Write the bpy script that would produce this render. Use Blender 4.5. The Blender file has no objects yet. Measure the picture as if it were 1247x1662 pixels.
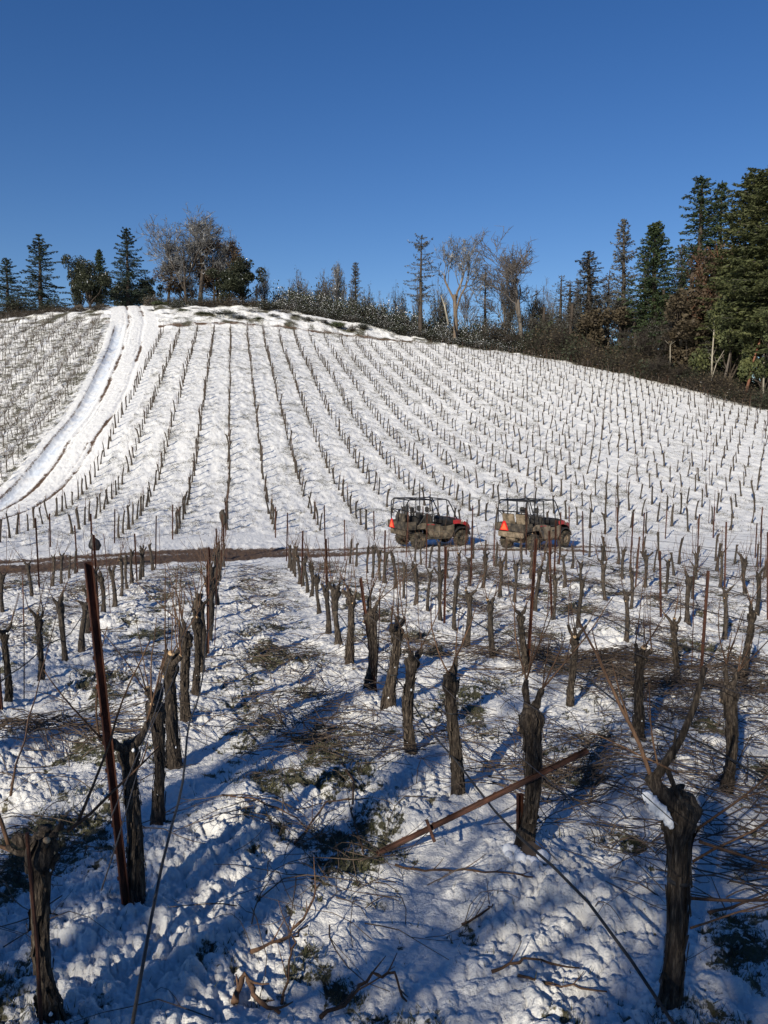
import bpy, bmesh, math, random
import numpy as np
from mathutils import Vector, Matrix
R = math.radians
sc = bpy.context.scene
COL = sc.collection

# ------------------------------------------------------------------ camera, light, exposure
F_PX, CX, CY = 1290.0, 623.5, 831.0
PITCH = R(5.0)
SC = 1.165                                   # metres per survey unit
SUN_AZ, SUN_EL = R(207.0), R(24.0)           # clockwise from +Y, towards the sun
cam_d = bpy.data.cameras.new('camera')
cam = bpy.data.objects.new('camera', cam_d)
COL.objects.link(cam)
cam.location = (0, 0, 0)
cam.rotation_euler = (R(90) - PITCH, 0, 0)
cam_d.sensor_fit = 'VERTICAL'
cam_d.angle_y = 2 * math.atan(CY / F_PX)
cam_d.clip_end = 3000
cam_d.clip_start = 0.05
sc.camera = cam

w = bpy.data.worlds.new('World')
sc.world = w
w.use_nodes = True
nt = w.node_tree
sky = nt.nodes.new('ShaderNodeTexSky')
sky.sky_type = 'NISHITA'
sky.sun_disc = False
sky.sun_elevation = SUN_EL
sky.sun_rotation = SUN_AZ
sky.air_density = 1.0
sky.dust_density = 0.0
sky.ozone_density = 1.8
sky.altitude = 600
bg = nt.nodes['Background']
hsv = nt.nodes.new('ShaderNodeHueSaturation')
hsv.inputs['Saturation'].default_value = 1.34
hsv.inputs['Hue'].default_value = 0.514
nt.links.new(sky.outputs[0], hsv.inputs['Color'])
nt.links.new(hsv.outputs[0], bg.inputs[0])
bg.inputs[1].default_value = 0.083

sun_d = bpy.data.lights.new('sun', 'SUN')
sun_d.energy = 4.6
sun_d.angle = R(0.5)
sun_d.color = (1.0, 0.92, 0.77)
sun = bpy.data.objects.new('sun', sun_d)
COL.objects.link(sun)
tosun = Vector((math.sin(SUN_AZ) * math.cos(SUN_EL), math.cos(SUN_AZ) * math.cos(SUN_EL), math.sin(SUN_EL)))
sun.rotation_euler = tosun.to_track_quat('Z', 'Y').to_euler()
sun.location = (-10, -20, 30)
sc.view_settings.view_transform = 'Standard'
sc.view_settings.look = 'None'
sc.view_settings.exposure = 0.22
sc.view_settings.gamma = 1.0

# ------------------------------------------------------------------ naming helpers
def tag(o, label=None, cat=None, group=None, kind=None):
    if label: o['label'] = label
    if cat: o['category'] = cat
    if group: o['group'] = group
    if kind: o['kind'] = kind
    return o

def empty(name, loc=(0, 0, 0), rz=0.0, rx=0.0, ry=0.0, s=1.0):
    o = bpy.data.objects.new(name, None)
    COL.objects.link(o)
    o.location = loc
    o.rotation_euler = (rx, ry, rz)
    if not isinstance(s, (tuple, list)): s = (s, s, s)
    o.scale = s
    o.empty_display_size = 0.1
    return o

def link(name, mesh, parent=None, loc=(0, 0, 0), rot=(0, 0, 0), s=(1, 1, 1)):
    o = bpy.data.objects.new(name, mesh)
    COL.objects.link(o)
    o.parent = parent
    o.location = loc
    o.rotation_euler = rot
    o.scale = s
    return o

def copy_tree(o, parent=None):
    c = o.copy()
    COL.objects.link(c)
    c.parent = parent
    for ch in list(o.children):
        copy_tree(ch, c)
    return c

ORD = ('zeroth first second third fourth fifth sixth seventh eighth ninth tenth eleventh twelfth thirteenth fourteenth '
       'fifteenth sixteenth seventeenth eighteenth nineteenth twentieth').split()
for t_ in ('twenty', 'thirty', 'forty', 'fifty', 'sixty'):
    if t_ != 'twenty': ORD.append(t_[:-1] + 'ieth')
    for o_ in ORD[1:10]: ORD.append(t_ + '-' + o_)

# ------------------------------------------------------------------ materials
def newmat(name):
    m = bpy.data.materials.new(name)
    m.use_nodes = True
    n = m.node_tree
    return m, n, n.nodes['Principled BSDF'], n.nodes, n.links

def ramp(nodes, stops):
    r = nodes.new('ShaderNodeValToRGB')
    e = r.color_ramp.elements
    while len(e) > 1: e.remove(e[-1])
    e[0].position = stops[0][0]; e[0].color = (*stops[0][1], 1)
    for p, c in stops[1:]:
        x = e.new(p); x.color = (*c, 1)
    return r

def noisy(name, stops, scale=8.0, stretch=(1, 1, 1), rough=0.85, bump=0.0, bscale=None, detail=6, metal=0.0, bdist=0.01, rnd=0.0, spec=0.3):
    m, n, b, N, L = newmat(name)
    tc = N.new('ShaderNodeTexCoord')
    mp = N.new('ShaderNodeMapping')
    mp.inputs['Scale'].default_value = stretch
    L.new(tc.outputs['Object'], mp.inputs[0])
    src = mp.outputs[0]
    if rnd:
        oi = N.new('ShaderNodeObjectInfo')
        ad = N.new('ShaderNodeVectorMath'); ad.operation = 'MULTIPLY_ADD'
        cb = N.new('ShaderNodeCombineXYZ')
        for i in range(3): L.new(oi.outputs['Random'], cb.inputs[i])
        L.new(cb.outputs[0], ad.inputs[0])
        ad.inputs[1].default_value = (37, 53, 71)
        L.new(mp.outputs[0], ad.inputs[2])
        src = ad.outputs[0]
    no = N.new('ShaderNodeTexNoise')
    no.inputs['Scale'].default_value = scale
    no.inputs['Detail'].default_value = detail
    no.inputs['Roughness'].default_value = 0.62
    L.new(src, no.inputs['Vector'])
    r = ramp(N, stops)
    L.new(no.outputs['Fac'], r.inputs[0])
    col = r.outputs[0]
    if rnd:
        hs = N.new('ShaderNodeHueSaturation')
        mr = N.new('ShaderNodeMapRange')
        mr.inputs['To Min'].default_value = 1 - rnd
        mr.inputs['To Max'].default_value = 1 + rnd
        L.new(oi.outputs['Random'], mr.inputs[0])
        L.new(mr.outputs[0], hs.inputs['Value'])
        L.new(col, hs.inputs['Color'])
        col = hs.outputs[0]
    L.new(col, b.inputs['Base Color'])
    b.inputs['Roughness'].default_value = rough
    b.inputs['Metallic'].default_value = metal
    b.inputs['Specular IOR Level'].default_value = spec
    if bump:
        n2 = N.new('ShaderNodeTexNoise')
        n2.inputs['Scale'].default_value = bscale or scale * 2
        n2.inputs['Detail'].default_value = 6
        L.new(src, n2.inputs['Vector'])
        bp = N.new('ShaderNodeBump')
        bp.inputs['Strength'].default_value = bump
        bp.inputs['Distance'].default_value = bdist
        L.new(n2.outputs['Fac'], bp.inputs['Height'])
        L.new(bp.outputs[0], b.inputs['Normal'])
    return m

M = {}
M['vine_bark'] = noisy('vine_bark', [(0.34, (0.013, 0.010, 0.008)), (0.50, (0.045, 0.034, 0.026)), (0.63, (0.115, 0.090, 0.067)), (0.80, (0.26, 0.215, 0.165))],
                       scale=9, stretch=(6, 6, 1.5), bump=1.0, bscale=14, bdist=0.025, rnd=0.2)
M['vine_bark_dark'] = noisy('vine_bark_dark', [(0.32, (0.014, 0.011, 0.009)), (0.5, (0.042, 0.033, 0.026)), (0.64, (0.095, 0.075, 0.057)), (0.8, (0.19, 0.155, 0.12))],
                       scale=9, stretch=(5, 5, 1.3), bump=0.8, bscale=12, bdist=0.02, rnd=0.3)
M['cane_bark'] = noisy('cane_bark', [(0.3, (0.05, 0.028, 0.018)), (0.6, (0.13, 0.075, 0.045)), (0.8, (0.20, 0.13, 0.085))], scale=14, stretch=(3, 3, 1), rnd=0.3)
M['old_cane'] = noisy('old_cane', [(0.3, (0.045, 0.032, 0.024)), (0.7, (0.15, 0.11, 0.08))], scale=6)
M['cut_wood'] = noisy('cut_wood', [(0.3, (0.42, 0.25, 0.12)), (0.7, (0.62, 0.46, 0.28))], scale=60)
M['rust'] = noisy('rusty_steel', [(0.30, (0.028, 0.013, 0.010)), (0.52, (0.075, 0.032, 0.022)), (0.68, (0.15, 0.062, 0.036)), (0.85, (0.24, 0.12, 0.07))],
                  scale=12, stretch=(2, 2, 0.5), rough=0.65, metal=0.35, bump=0.4, bscale=60, bdist=0.004, rnd=0.25)
M['paint_orange'] = noisy('orange_paint', [(0.4, (0.5, 0.16, 0.05)), (0.7, (0.7, 0.32, 0.15))], scale=20)
M['hose'] = noisy('black_hose', [(0.3, (0.012, 0.012, 0.013)), (0.7, (0.04, 0.038, 0.036))], scale=20, rough=0.5)
M['wire'] = noisy('galvanised_wire', [(0.3, (0.06, 0.05, 0.045)), (0.7, (0.16, 0.14, 0.13))], scale=20, rough=0.5, metal=0.6)
M['snow'] = noisy('clumped_snow', [(0.3, (0.80, 0.82, 0.86)), (0.7, (0.90, 0.91, 0.93))], scale=10, rough=0.7, bump=0.6, bscale=25, bdist=0.02)
M['bark_grey'] = noisy('grey_bark', [(0.3, (0.055, 0.045, 0.038)), (0.7, (0.17, 0.145, 0.12))], scale=3, stretch=(2, 2, 0.4), bump=0.6, bdist=0.05)
M['bark_dark'] = noisy('dark_bark', [(0.3, (0.025, 0.02, 0.016)), (0.7, (0.09, 0.07, 0.055))], scale=3, stretch=(2, 2, 0.4), bump=0.6, bdist=0.05)
M['bark_tan'] = noisy('tan_bark', [(0.3, (0.09, 0.066, 0.048)), (0.7, (0.21, 0.16, 0.115))], scale=3, stretch=(2, 2, 0.4))
M['bark_red'] = noisy('red_bark', [(0.3, (0.12, 0.05, 0.03)), (0.7, (0.28, 0.13, 0.08))], scale=2, stretch=(1, 1, 0.4))
M['bark_pale'] = noisy('pale_bark', [(0.3, (0.20, 0.18, 0.14)), (0.7, (0.40, 0.36, 0.29))], scale=2, stretch=(1, 1, 0.4))
M['twig_grey'] = noisy('grey_twigs', [(0.3, (0.075, 0.065, 0.06)), (0.7, (0.17, 0.15, 0.135))], scale=0.8)
M['twig_dark'] = noisy('dark_twigs', [(0.3, (0.03, 0.025, 0.022)), (0.7, (0.08, 0.065, 0.05))], scale=0.8)
M['twig_frost'] = noisy('frosted_twigs', [(0.35, (0.070, 0.066, 0.064)), (0.55, (0.145, 0.14, 0.135)), (0.66, (0.5, 0.5, 0.5)), (0.8, (0.7, 0.7, 0.7))], scale=1.5)
M['twig_mix'] = noisy('mixed_twigs', [(0.35, (0.07, 0.055, 0.045)), (0.55, (0.15, 0.125, 0.10)), (0.70, (0.33, 0.31, 0.29))], scale=1.5)  # random mix of dark, brown and pale twig tones
def leafmat(name, a, b_, c, scale=0.9):
    m = noisy(name, [(0.3, a), (0.52, b_), (0.75, c)], scale=scale, rough=0.7, detail=8, rnd=0.12)
    return m
M['needle_dark'] = leafmat('dark_needles', (0.010, 0.018, 0.014), (0.026, 0.042, 0.030), (0.055, 0.075, 0.045))
M['needle_green'] = leafmat('green_needles', (0.014, 0.024, 0.012), (0.040, 0.062, 0.026), (0.085, 0.105, 0.040))
M['needle_olive'] = leafmat('olive_needles', (0.022, 0.028, 0.012), (0.062, 0.072, 0.026), (0.13, 0.13, 0.05))
M['needle_grey'] = leafmat('grey_needles', (0.03, 0.03, 0.026), (0.07, 0.07, 0.06), (0.14, 0.135, 0.12))
M['leaf_brown'] = leafmat('dry_brown_leaves', (0.034, 0.026, 0.017), (0.078, 0.060, 0.036), (0.14, 0.112, 0.07))
M['leaf_rust'] = leafmat('rusty_leaves', (0.028, 0.019, 0.012), (0.062, 0.042, 0.026), (0.12, 0.085, 0.05))
M['leaf_dark'] = leafmat('dark_oak_leaves', (0.010, 0.014, 0.008), (0.028, 0.034, 0.018), (0.065, 0.07, 0.04))
M['leaf_green'] = leafmat('green_leaves', (0.025, 0.035, 0.014), (0.065, 0.085, 0.032), (0.14, 0.16, 0.07))

# terrain material: three masks say where mud, grass and icy snow with painted-in shade lie
def ground_mat(name, fine):
    m, n, b, N, L = newmat(name)
    tc = N.new('ShaderNodeTexCoord')
    def noise(scale, detail=6, rough=0.6):
        x = N.new('ShaderNodeTexNoise')
        x.inputs['Scale'].default_value = scale
        x.inputs['Detail'].default_value = detail
        x.inputs['Roughness'].default_value = rough
        L.new(tc.outputs['Object'], x.inputs['Vector'])
        return x.outputs['Fac']
    def attr(a):
        x = N.new('ShaderNodeAttribute'); x.attribute_name = a
        return x.outputs['Fac']
    def math_(op, a, b_, c=None, clamp=False):
        x = N.new('ShaderNodeMath'); x.operation = op; x.use_clamp = clamp
        for i, v in enumerate((a, b_, c)):
            if v is None: continue
            if isinstance(v, (int, float)): x.inputs[i].default_value = v
            else: L.new(v, x.inputs[i])
        return x.outputs[0]
    def mix(f, a, b_):
        x = N.new('ShaderNodeMix'); x.data_type = 'RGBA'
        L.new(f, x.inputs[0])
        for i, v in ((6, a), (7, b_)):
            if isinstance(v, tuple): x.inputs[i].default_value = (*v, 1)
            else: L.new(v, x.inputs[i])
        return x.outputs[2]
    n_soil = noise(2.2, 8, 0.7); n_gr = noise(9, 8, 0.7); n_f = noise(45, 5, 0.6)
    snow = ramp(N, [(0.3, (0.79, 0.78, 0.755)), (0.7, (0.88, 0.87, 0.85))]); L.new(n_soil, snow.inputs[0])
    soil = ramp(N, [(0.3, (0.060, 0.036, 0.022)), (0.55, (0.125, 0.078, 0.048)), (0.75, (0.23, 0.155, 0.10))]); L.new(n_gr, soil.inputs[0])
    grass = ramp(N, [(0.3, (0.028, 0.024, 0.016)), (0.5, (0.065, 0.062, 0.034)), (0.7, (0.16, 0.14, 0.085))]); L.new(n_gr, grass.inputs[0])
    n_m = noise(26, 6, 0.65)
    fg_ = math_('MULTIPLY_ADD', math_('SUBTRACT', n_gr, 0.5), 1.7, attr('grass'))
    fg_ = math_('MULTIPLY_ADD', math_('SUBTRACT', n_m, 0.5), 1.5, fg_)
    fg = math_('MULTIPLY', math_('SUBTRACT', fg_, 0.42), 5.0, clamp=True)
    fs_ = math_('MULTIPLY_ADD', math_('SUBTRACT', n_gr, 0.5), 2.0, attr('soil'))
    fs = math_('MULTIPLY', math_('SUBTRACT', fs_, 0.4), 4.0, clamp=True)
    c = mix(attr('ice_shade'), snow.outputs[0], (0.60, 0.70, 0.84))
    c = mix(fg, c, grass.outputs[0])
    c = mix(fs, c, soil.outputs[0])
    L.new(c, b.inputs['Base Color'])
    b.inputs['Roughness'].default_value = 0.72
    b.inputs['Specular IOR Level'].default_value = 0.25
    h = math_('ADD', math_('MULTIPLY', n_gr, 0.7), math_('MULTIPLY', n_f, 0.25))
    bp = N.new('ShaderNodeBump')
    bp.inputs['Strength'].default_value = 0.75
    bp.inputs['Distance'].default_value = 0.10
    L.new(h, bp.inputs['Height'])
    L.new(bp.outputs[0], b.inputs['Normal'])
    return m
M['ground'] = ground_mat('snowy_ground', 1)

# ------------------------------------------------------------------ mesh helpers
class MB:
    def __init__(s): s.V = []; s.F = []; s.I = []; s.n = 0
    def add(s, v, f, mi=0):
        n = s.n
        s.V.extend(v); s.n += len(v)
        s.F.extend([tuple(i + n for i in q) for q in f])
        s.I.extend([mi] * len(f))
    def tube(s, pts, rad, seg=5, mi=0, cap=True, capmi=None, ridge=None):
        pts = [Vector(p) for p in pts]
        m = len(pts)
        if not hasattr(rad, '__len__'): rad = [rad] * m
        V = []; ref = None
        for i, p in enumerate(pts):
            t = (pts[min(i + 1, m - 1)] - pts[max(i - 1, 0)])
            if t.length < 1e-9: t = Vector((0, 0, 1))
            t.normalize()
            if ref is None:
                ref = Vector((1, 0, 0)) if abs(t.x) < 0.8 else Vector((0, 1, 0))
            a = (ref - t * ref.dot(t)); a.normalize(); ref = a
            b = t.cross(a)
            for j in range(seg):
                th = 2 * math.pi * j / seg
                rr = rad[i] * (ridge(th, i / (m - 1)) if ridge else 1.0)
                q = p + a * (rr * math.cos(th)) + b * (rr * math.sin(th))
                V.append((q.x, q.y, q.z))
        Fc = []
        for i in range(m - 1):
            for j in range(seg):
                k = (j + 1) % seg
                Fc.append((i * seg + j, i * seg + k, (i + 1) * seg + k, (i + 1) * seg + j))
        s.add(V, Fc, mi)
        if cap:
            n = s.n - len(V)
            s.F.append(tuple(n + (m - 1) * seg + j for j in range(seg))); s.I.append(mi if capmi is None else capmi)
            s.F.append(tuple(n + seg - 1 - j for j in range(seg))); s.I.append(mi)
    def box(s, lo, hi, mi=0, mat=None):
        x0, y0, z0 = lo; x1, y1, z1 = hi
        v = [(x0, y0, z0), (x1, y0, z0), (x1, y1, z0), (x0, y1, z0), (x0, y0, z1), (x1, y0, z1), (x1, y1, z1), (x0, y1, z1)]
        if mat is not None: v = [tuple(mat @ Vector(p)) for p in v]
        s.add(v, [(0, 3, 2, 1), (4, 5, 6, 7), (0, 1, 5, 4), (1, 2, 6, 5), (2, 3, 7, 6), (3, 0, 4, 7)], mi)
    def prism(s, poly, y0, y1, mi=0):     # poly in x,z extruded along y
        n = len(poly)
        v = [(x, y0, z) for x, z in poly] + [(x, y1, z) for x, z in poly]
        f = [tuple(range(n)), tuple(range(2 * n - 1, n - 1, -1))]
        f += [(i, i + n, (i + 1) % n + n, (i + 1) % n) for i in range(n)]
        s.add(v, f, mi)
    def lathe(s, prof, seg=20, axis='y', c=(0, 0, 0), mi=0):   # prof: (r, t) along axis
        V = []; m = len(prof)
        for r, t in prof:
            for j in range(seg):
                th = 2 * math.pi * j / seg
                a, b = r * math.cos(th), r * math.sin(th)
                p = (a, t, b) if axis == 'y' else (a, b, t)
                V.append((p[0] + c[0], p[1] + c[1], p[2] + c[2]))
        f = []
        for i in range(m - 1):
            for j in range(seg):
                k = (j + 1) % seg
                f.append((i * seg + j, i * seg + k, (i + 1) * seg + k, (i + 1) * seg + j))
        s.add(V, f, mi)
    def mesh(s, name, mats, smooth=False, bevel=0.0, recalc=False):
        me = bpy.data.meshes.new(name)
        me.from_pydata(s.V, [], s.F)
        for m in (mats if isinstance(mats, (list, tuple)) else [mats]): me.materials.append(m)
        me.polygons.foreach_set('material_index', s.I)
        if bevel or recalc:
            b = bmesh.new(); b.from_mesh(me)
            if recalc or bevel: bmesh.ops.recalc_face_normals(b, faces=b.faces)
            if bevel:
                ed = [e for e in b.edges if len(e.link_faces) == 2 and e.calc_face_angle(0) > 0.5]
                bmesh.ops.bevel(b, geom=ed, offset=bevel, segments=2, affect='EDGES', clamp_overlap=True)
            b.to_mesh(me); b.free()
        if smooth: me.polygons.foreach_set('use_smooth', [True] * len(me.polygons))
        me.update()
        return me
    def build(s, name, mats, parent=None, **k):
        return link(name, s.mesh(name, mats, **k), parent)

def np_mesh(name, V, tris, mats, mi=None):
    me = bpy.data.meshes.new(name)
    me.vertices.add(len(V)); me.vertices.foreach_set('co', V.astype(np.float32).ravel())
    k = tris.shape[1]
    me.loops.add(tris.size); me.loops.foreach_set('vertex_index', tris.astype(np.int32).ravel())
    me.polygons.add(len(tris))
    me.polygons.foreach_set('loop_start', np.arange(0, tris.size, k, dtype=np.int32))
    me.polygons.foreach_set('loop_total', np.full(len(tris), k, dtype=np.int32))
    for m in (mats if isinstance(mats, (list, tuple)) else [mats]): me.materials.append(m)
    if mi is not None: me.polygons.foreach_set('material_index', mi.astype(np.int32))
    me.update(calc_edges=True)
    return me

# ------------------------------------------------------------------ survey: ray through a pixel at a camera depth
sp, cp = math.sin(PITCH), math.cos(PITCH)
def P(px, py, d):
    xv, yv = (px - CX) / F_PX, (CY - py) / F_PX
    D = d * SC
    return (D * xv, D * (cp + yv * sp), D * (-sp + yv * cp))

ctl = []
for d in (2.4, 3.5, 5, 8, 12, 17, 21):
    for px in (-500, 60, 623, 1190, 1750):
        ctl.append(P(px, 795 + 2800 / d, d))
for t in [(0, 935, 20.5), (463, 915, 23.4), (1247, 909, 24.6), (1700, 906, 25),
          (690, 889, 26.7), (860, 891, 26.2), (365, 872, 29.3), (610, 880, 29.3), (1060, 880, 29.5), (1218, 872, 30.5), (1600, 868, 31),
          (0, 880, 26.5), (-300, 890, 27), (103, 830, 36), (-200, 850, 38), (0, 800, 44), (-200, 790, 46), (0, 700, 58), (0, 600, 75), (0, 524, 97), (-250, 540, 97),
          (192, 691, 52.5), (244, 600, 69.5), (272, 528, 91),
          (373, 691, 52), (375, 600, 69.5), (378, 527, 94), (560, 720, 51.5), (500, 592, 78), (478, 532, 97), (558, 655, 64.5),
          (745, 703, 58.3), (606, 592, 84), (702, 664, 66), (595, 549, 99), (1000, 747, 49), (1000, 705, 58), (1000, 670, 66),
          (1000, 605, 88), (1219, 772, 46), (1200, 715, 57), (1235, 657, 76), (1130, 632, 82), (860, 578, 97), (700, 557, 100),
          (1600, 760, 47), (1600, 700, 66), (1500, 665, 80),
          (215, 497, 112), (300, 498, 106), (430, 500, 108), (600, 527, 107), (100, 505, 109), (0, 514, 106), (-250, 530, 107)]:
    ctl.append(P(*t))
def W(px, d, h): x = P(px, 700, d); return (x[0], x[1], h * SC)
for t in [(-300, 135, 13), (0, 135, 14), (215, 135, 16), (430, 130, 15), (600, 130, 12), (700, 118, 11.8), (860, 118, 9.6), (1000, 108, 7.6), (1130, 104, 5.2), (1247, 98, 3.2), (1500, 100, 1),
          (860, 145, 6), (1130, 140, 2), (1500, 140, -3), (-500, 200, -5), (300, 200, 0), (900, 200, -5), (1500, 200, -10)]:
    ctl.append(W(*t))
for x, y, h in [(0, -4, -2.2), (-9, -4, -2.1), (9, -4, -2.2), (0, -30, -0.6), (-40, -30, -0.5), (40, -30, -1), (-80, 0, -2), (80, 0, -3), (-90, 60, -1), (110, 60, -3),
                (0, -120, 3), (-300, 0, 0), (300, 0, -8), (-250, 300, -30), (0, 400, -45), (300, 300, -45), (0, 700, -70), (500, 500, -80), (-500, 500, -70)]:
    ctl.append((x, y, h))
C = np.array(ctl)
S0 = 100.0
def _U(r2): return 0.5 * r2 * np.log(r2 + 1e-12)
def tps_fit(C, lam=2e-5):
    n = len(C); xy = C[:, :2] / S0
    K = _U(((xy[:, None] - xy[None]) ** 2).sum(-1)) + lam * np.eye(n)
    Pm = np.c_[np.ones(n), xy]
    A = np.zeros((n + 3, n + 3)); A[:n, :n] = K; A[:n, n:] = Pm; A[n:, :n] = Pm.T
    return np.linalg.solve(A, np.r_[C[:, 2], 0, 0, 0]), xy
TW, TXY = tps_fit(C)
def base_h(x, y):
    x = np.asarray(x, float) / S0; y = np.asarray(y, float) / S0
    out = TW[-3] + TW[-2] * x + TW[-1] * y
    for i in range(len(TXY)):
        out = out + TW[i] * _U((x - TXY[i, 0]) ** 2 + (y - TXY[i, 1]) ** 2)
    return out

# numpy noises
def _hash(ix, iy, k):
    h = (ix.astype(np.int64) * 374761393 + iy.astype(np.int64) * 668265263 + k * 2147483647) & 0xffffffff
    h = ((h ^ (h >> 13)) * 1274126177) & 0xffffffff
    h = h ^ (h >> 16)
    return (h & 0xffffff) / float(0x1000000)
def vnoise(x, y, k=0):
    ix = np.floor(x); iy = np.floor(y); fx = x - ix; fy = y - iy
    fx = fx * fx * fx * (fx * (fx * 6 - 15) + 10); fy = fy * fy * fy * (fy * (fy * 6 - 15) + 10)
    a = _hash(ix, iy, k); b = _hash(ix + 1, iy, k); c = _hash(ix, iy + 1, k); d = _hash(ix + 1, iy + 1, k)
    return (a * (1 - fx) + b * fx) * (1 - fy) + (c * (1 - fx) + d * fx) * fy
def fbm(x, y, k=0, o=4, g=0.5):
    s = 0; a = 1; t = 0
    for i in range(o):
        s = s + a * vnoise(x * 2 ** i + 13.7 * i, y * 2 ** i - 7.3 * i, k + i); t += a; a *= g
    return s / t
def domes(x, y, cell, k=0):
    x = x / cell; y = y / cell
    ix = np.floor(x); iy = np.floor(y)
    best = np.zeros_like(x)
    for dx in (-1, 0, 1):
        for dy in (-1, 0, 1):
            jx = ix + dx; jy = iy + dy
            ax = jx + _hash(jx, jy, k); ay = jy + _hash(jx, jy, k + 7)
            sz = 0.45 + 0.55 * _hash(jx, jy, k + 3)
            r2 = ((x - ax) ** 2 + (y - ay) ** 2) / (sz * sz)
            best = np.maximum(best, np.sqrt(np.clip(1 - r2, 0, 1)) * sz)
    return best
def sstep(a, b, x):
    t = np.clip((x - a) / (b - a), 0, 1)
    return t * t * (3 - 2 * t)

# row coordinates: u along the vine rows, v across them
RA = math.atan2(CX - 385.0, F_PX)
rs, rc = math.sin(RA), math.cos(RA)
def uv(x, y): return -x * rs + y * rc, x * rc + y * rs
def xy(u, v): return -u * rs + v * rc, u * rc + v * rs
V0, SROW, PHILL = -0.45 * SC, 1.83 * SC, 1.22 * SC

_e = [P(*t) for t in [(-400, 700, 18.8), (0, 700, 19.6), (463, 700, 23.6), (1247, 700, 24.8), (1900, 700, 25.5)]]
FG_X = [p[0] for p in _e]; FG_Y = [p[1] for p in _e]
_h = [P(*t) for t in [(-400, 700, 23.5), (0, 700, 24.3), (100, 700, 25.3), (365, 700, 29.0), (1247, 700, 29.8), (1900, 700, 30.2)]]
HB_X = [p[0] for p in _h]; HB_Y = [p[1] for p in _h]
def fg_end(x): return np.interp(x, FG_X, FG_Y)
def hill_start(x): return np.interp(x, HB_X, HB_Y)
TP = [(-400, 90), (0, 97), (200, 93), (270, 90), (378, 94), (478, 97), (595, 99.5), (700, 100), (860, 97), (1000, 88), (1130, 81.5), (1247, 75.5), (1500, 68), (2200, 60)]
def top_depth(x, y):
    px = CX + F_PX * x / np.maximum(y, 1.0)
    return np.interp(px, [t[0] for t in TP], [t[1] for t in TP]) * SC

_tr = [P(*t) for t in [(-260, 905, 27), (-120, 880, 31), (0, 838, 37), (60, 790, 42), (125, 720, 49.5), (165, 665, 57), (190, 620, 66), (212, 565, 79), (221, 530, 92), (216, 505, 104), (214, 497, 113), (200, 500, 125)]]
TR_Y = np.array([p[1] for p in _tr]); TR_X = np.array([p[0] for p in _tr])

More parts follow.
